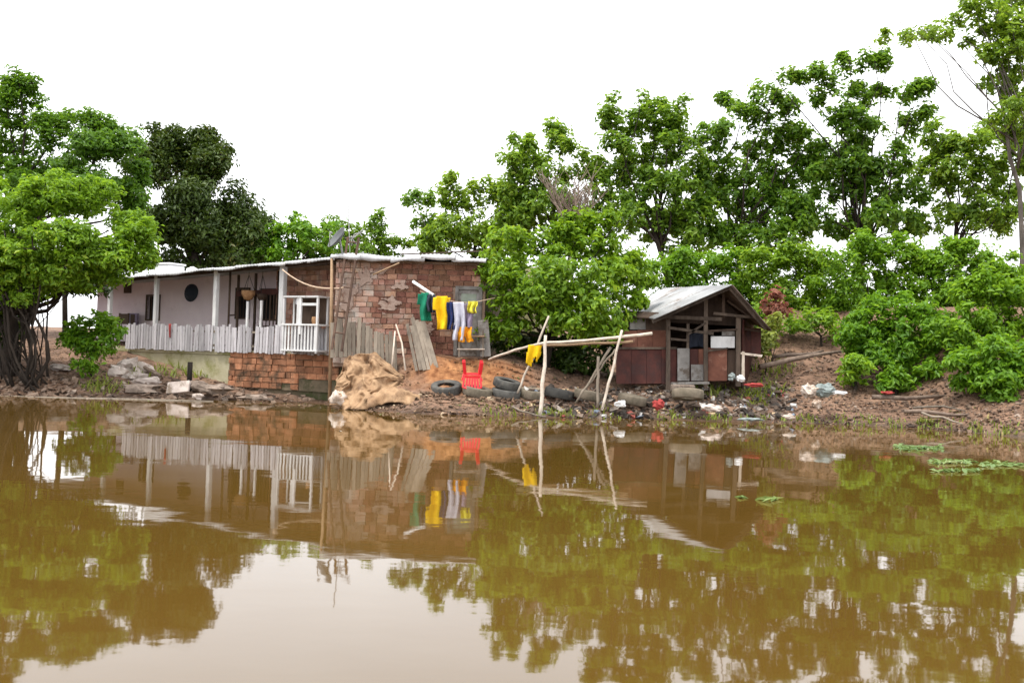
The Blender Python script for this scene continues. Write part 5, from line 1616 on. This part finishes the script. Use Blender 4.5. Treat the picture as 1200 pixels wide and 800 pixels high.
for k, (a, b, r, lab) in enumerate((
        ([(890, 429, 27.6), (925, 421, 27.9), (985, 412, 28.6)], None, .075, 'long dark log lying across the slope right of the hut'),
        ([(905, 418, 28.2), (940, 415, 28.4), (965, 412, 28.7)], None, .05, 'grey branch lying just above the long dark log'),
        ([(1022, 466, 25.6), (1060, 466, 25.5), (1110, 463, 25.5)], None, .06, 'dark log lying on the soil under the right bushes'),
        ([(1060, 481, 24.3), (1095, 484, 24.2), (1135, 486, 24.0)], None, .05, 'dark drift branch at the right water edge'),
        ([(1080, 484, 24.1), (1105, 490, 23.8), (1128, 496, 23.4)], None, .028, 'thin pale drift branch slanting towards the water at right'),
        ([(1070, 478, 24.5), (1105, 477, 24.5), (1138, 483, 24.2)], None, .024, 'thin grey drift branch arching at the right water edge'),
        ([(20, 461, 26.0), (60, 452, 26.8), (112, 447, 27.3)], None, .045, 'grey root-like branch lying on the mud at far left'),
        ([(70, 466, 25.7), (100, 456, 26.5), (128, 448, 27.2)], None, .035, 'thin grey branch leaning out of the mud at far left'),
        ([(600, 476, 24.0), (618, 484, 23.7), (640, 489, 23.5)], None, .022, 'thin pale stick lying at the foot of the upright pole'))):
    P = [W(*q) for q in a]
    Q = [P[0], P[0].lerp(P[1], .5), P[1], P[1].lerp(P[2], .5), P[2]]
    Q = [q + Vector((0, 0, random.uniform(-.03, .03))) for q in Q]
    tag(MB().tube(Q, [r, r * 1.05, r * .95, r * .8, r * .5], 7, rough=.12).build('fallen_branch', M['driftwood'] if r > .03 else M['greywood'], None, True), lab, 'branch', 'fallen wood on the bank')

for px, py, Y, r, sq, m, nm, lab, cat in (
        (727, 473, 24.2, .15, (1.2, .8, .75), 'bottle', 'plastic_bag', 'white plastic bag with a dark hole lying among the rubbish', 'bag'),
        (772, 474, 24.1, .16, (1.1, .8, 1.0), 'c_red', 'red_bag', 'crumpled red bag in the rubbish below the hut', 'bag'),
        (885, 451, 25.4, .15, (1.8, .8, .5), 'c_red', 'red_rag', 'faded red rag on the slope right of the hut', 'rag'),
        (948, 458, 25.2, .28, (.9, .8, .85), 'sack', 'grey_sack', 'rounded grey sack half of the bundle on the slope', 'sack'),
        (966, 457, 25.2, .28, (1.2, .8, .75), 'bluegrey', 'blue_grey_bag', 'blue-grey plastic bag beside the grey sack on the slope', 'bag'),
        (957, 473, 24.7, .13, (1.1, .8, 1.0), 'sack', 'pinkish_bag', 'small pale pinkish bag below the grey sack', 'bag'),
        (984, 460, 25.1, .12, (2.2, .7, .5), 'bottle', 'white_bag', 'small white bag right of the blue-grey one', 'bag'),
        (924, 488, 23.7, .12, (1.5, .8, .8), 'sack', 'white_bag', 'small white bag at the water edge below the slope', 'bag'),
        (868, 443, 25.6, .11, (1.2, .9, .9), 'bottle', 'white_tub', 'small white tub at the foot of the white hut post', 'tub'),
        (858, 441, 25.7, .12, (1, .9, 1.0), 'bluegrey', 'grey_tub', 'small grey tub at the foot of the hut corner', 'tub'),
        (880, 491, 23.7, .15, (2.4, .8, .35), 'bluegrey', 'plastic_sheet', 'crumpled grey plastic sheet at the water edge below the hut', 'sheet'),
        (1040, 460, 25.5, .12, (1.8, .8, .4), 'c_red', 'pink_rag', 'small reddish rag on the soil under the right bushes', 'rag'),
        (835, 478, 24.1, .2, (1.6, .8, .6), 'stone', 'grey_lump', 'pale grey stone in the rubbish near the water below the hut', 'stone')):
    tag(lump(nm, M[m], W(px, py, Y), r * .75, px * .37, 10, sq, amp=.6, fr=1.9, sm_=False), lab, cat)


def scatter(name, lab, cat, mat, n, dens, smin, smax, seed, flat=.5):
    rng = np.random.default_rng(seed)
    mb = MB()
    c = 0
    while c < n:
        px, py = dens(rng)
        p = ground_hit(px, py)
        if p.y > 30: continue
        s = smin + (smax - smin) * rng.random() ** 2.2
        R = Matrix.Rotation(rng.uniform(0, 6.3), 3, 'Z') @ Matrix.Rotation(rng.normal() * .5, 3, 'X') @ Matrix.Rotation(rng.normal() * .5, 3, 'Y')
        a, b, h = s * rng.uniform(.6, 1.6), s * rng.uniform(.4, 1.0), s * flat * rng.uniform(.3, 1.0)
        q = []
        for z in (-1, 1):
            for x, y in ((-1, -1), (1, -1), (1, 1), (-1, 1)):
                k = .75 if z > 0 else 1
                v = Vector((x * a / 2 * k, y * b / 2 * k, z * h / 2)) + Vector(rng.normal(size=3)) * s * .09
                q.append(p + R @ v + UP * h * .25)
        mb.hexa(q)
        c += 1
    o = mb.build(name, mat, None)
    o['kind'] = 'stuff'
    tag(o, lab, cat)


MIX = scatter_material('mixed_rubbish', [(6, (.085, .058, .042)), (4, (.15, .11, .085)), (4, (.045, .036, .03)), (1.4, (.26, .22, .19)), (.6, (.45, .43, .41)), (.3, (.26, .07, .055)), (.5, (.16, .19, .24)), (.5, (.45, .33, .2))])
PEB = scatter_material('pebbles', [(5, (.15, .098, .068)), (4, (.105, .07, .05)), (3, (.22, .155, .115)), (2, (.065, .046, .035)), (.7, (.32, .25, .2))])
PALE = scatter_material('pale_bits', [(4, (.20, .125, .08)), (4, (.15, .095, .06)), (1, (.36, .27, .18)), (3, (.09, .06, .04))])
scatter('rubbish', 'loose mixed rubbish strewn along the bank below the hut', 'rubbish', MIX, 1500, lambda r: (600 + 330 * r.random() ** .8, 455 + 36 * r.random()), .04, .22, 1)
scatter('slope_litter', 'loose stones and litter on the slope right of the hut', 'litter', PEB, 3200, lambda r: (870 + 360 * r.random(), 400 + 108 * r.random() ** .7), .025, .11, 2)
scatter('clod_litter', 'loose pale clods of soil on the bank below the chair', 'clods', PALE, 1100, lambda r: (400 + 240 * r.random(), 462 + 26 * r.random()), .03, .13, 3)
scatter('shore_litter', 'loose stones and sticks along the foot of the house walls', 'litter', PEB, 800, lambda r: (-20 + 420 * r.random(), 436 + 36 * r.random() ** .6), .05, .22, 4)


def leaf_litter():
    rng = np.random.default_rng(77)
    P, Nn = [], []
    for x0, x1, y0, y1, n in ((880, 1240, 366, 505, 5200), (600, 880, 425, 488, 1500), (-40, 150, 405, 464, 1400), (400, 620, 425, 486, 700)):
        for i in range(n):
            p = ground_hit(rng.uniform(x0, x1), y0 + (y1 - y0) * rng.random())
            if p.y > 36: continue
            P.append((p.x, p.y, p.z + .015)); Nn.append((rng.normal() * .45, rng.normal() * .45 - .2, 1))
    P, Nn = np.array(P), np.array(Nn)
    Nn /= np.linalg.norm(Nn, axis=1, keepdims=True)
    m = scatter_material('dead_leaves', [(4, (.17, .09, .052)), (3, (.24, .135, .078)), (2, (.09, .052, .034)), (1.2, (.30, .19, .11)), (.8, (.09, .10, .025))])
    o = leaf_object('dead_leaves', P, Nn, rng.uniform(.04, .11, len(P)), m, None, .55, .12, 0, rng)
    o['kind'] = 'stuff'
    tag(o, 'dead brown leaves littering the soil of the bank', 'dead leaves')


leaf_litter()


def grass(name, lab, spots, mat, seed, h=.25, n=26, lean=.5, wd=.018, on_water=False):
    rng = np.random.default_rng(seed)
    vs, fs = [], []
    for px, py, r, k in spots:
        c = WZ(px, py, .02) if on_water else ground_hit(px, py)
        for i in range(int(n * k)):
            a = rng.uniform(0, 6.3)
            rad = r * math.sqrt(rng.random())
            x, y = c.x + rad * math.cos(a), c.y + rad * math.sin(a)
            z = .0 if on_water else max(-.02, height(x, y) - .02)
            hh = h * rng.uniform(.5, 1.3) * k ** .3
            d = rng.uniform(0, 6.3); L = hh * rng.uniform(.1, lean * 1.8)
            dx, dy = math.cos(d), math.sin(d)
            w = wd * rng.uniform(.6, 1.4)
            b = len(vs)
            vs += [(x - dy * w, y + dx * w, z), (x + dy * w, y - dx * w, z), (x + dx * L * .4 + dy * w * .8, y + dy * L * .4 - dx * w * .8, z + hh * .6), (x + dx * L * .4 - dy * w * .8, y + dy * L * .4 + dx * w * .8, z + hh * .6), (x + dx * L, y + dy * L, z + hh)]
            fs += [(b, b + 1, b + 2, b + 3), (b + 3, b + 2, b + 4)]
    mb = MB(); mb.v = [Vector(v) for v in vs]; mb.f = fs
    o = mb.build(name, M[mat], None)
    o['kind'] = 'stuff'
    return tag(o, lab, 'grass')


R_ = random.Random(12)
edge = [(x, np.interp(x, [a for a, _ in SHORE_PX], [b for _, b in SHORE_PX]) - R_.uniform(.5, 5), R_.uniform(.1, .35), R_.uniform(.2, .8)) for x in [R_.uniform(560, 1200) for _ in range(70)]]
edge += [(x, y, .3, 1.2) for x, y in ((640, 484), (700, 486), (715, 487), (780, 488), (850, 490), (940, 494), (1020, 493), (1085, 497), (1090, 494), (1120, 500), (1050, 498), (655, 486), (1150, 500), (1180, 506))]
grass('shore_grass', 'tufts of yellowish grass along the right water edge', edge, 'grass', 1, .14, 16)
up = [(x, y, .45, 1.6) for x, y in ((822, 457), (830, 460), (890, 462), (905, 458), (880, 470), (900, 440), (915, 434), (895, 402), (170, 442), (215, 433), (195, 438), (230, 440), (110, 455), (130, 452), (118, 458), (870, 466), (245, 440))]
grass('bank_grass', 'green grass clumps on the bank beside the hut and the plinth', up, 'grass', 2, .20, 26, .9, .02)

def floating_bits():
    rng = np.random.default_rng(31)
    P, Nn = [], []
    for i in range(900):
        x = rng.uniform(-14, 12.5)
        y = float(np.interp(x, SHX, SHY)) - .1 - abs(rng.normal()) * (.5 if rng.random() < .8 else 2.5)
        if noise.noise((x * .8, y * .8, 4)) < -.05: continue
        P.append((x, y, .006)); Nn.append((rng.normal() * .05, rng.normal() * .05, 1))
    P, Nn = np.array(P), np.array(Nn); Nn /= np.linalg.norm(Nn, axis=1, keepdims=True)
    m = scatter_material('scum', [(4, (.16, .10, .05)), (3, (.10, .07, .035)), (2, (.26, .22, .10)), (1, (.14, .18, .05)), (.5, (.5, .46, .4))])
    o = leaf_object('floating_scum', P, Nn, rng.uniform(.03, .10, len(P)), m, None, .6, .02, 0, rng)
    o['kind'] = 'stuff'
    tag(o, 'dead leaves and scum floating along the water edge', 'scum')


floating_bits()

# ------------------------------------------------------------------ floating plants
FG = 'floating water plants near the right bank'


def floating(lab, px0, px1, py, dpy, n, seed, L=.5):
    rng = np.random.default_rng(seed)
    P, Nn, sz = [], [], []
    for i in range(n):
        u = rng.random()
        c = WZ(px0 + (px1 - px0) * u, py + dpy * rng.normal() * .4, .012 + .02 * rng.random())
        P.append(c); nn = Vector((rng.normal() * .3, rng.normal() * .3, 1)).normalized(); Nn.append(nn)
        sz.append(L * .62 * rng.uniform(.4, 1.1))
    c0 = WZ((px0 + px1) / 2, py, 0)
    t = thing('floating_plant', lab, 'water plant', c0, FG)
    leaf_object('leaves', np.array(P), np.array(Nn), np.array(sz), M['hyacinth'], t, .35, .04, 0, rng)
    mb = MB()
    for i in range(max(2, n // 12)):
        a = P[rng.integers(len(P))]; b = P[rng.integers(len(P))]
        mb.tube([Vector((a.x, a.y, .005)), Vector(((a.x + b.x) / 2, (a.y + b.y) / 2, .03)), Vector((b.x, b.y, .005))], .012, 5)
    mb.build('stems', M['hyacinth'], t)['kind'] = 'stuff'


floating('leafy raft of floating weed reaching out from the right bank', 1048, 1105, 524, 5, 90, 1, .32)
floating('thin pale raft of floating weed in the middle of the right patches', 1090, 1145, 540, 3, 60, 2, .32)
floating('long low raft of floating weed touching the right picture edge', 1150, 1215, 544, 3, 70, 3, .34)
floating('pale narrow floating leaf patch nearest the camera at right', 1092, 1150, 550, 1.6, 46, 4, .30)
floating('small single floating leaf cluster at the middle right', 888, 914, 584, 1.2, 10, 5, .3)
floating('tiny floating leaf left of the small leaf cluster', 858, 874, 581, .8, 4, 6, .3)
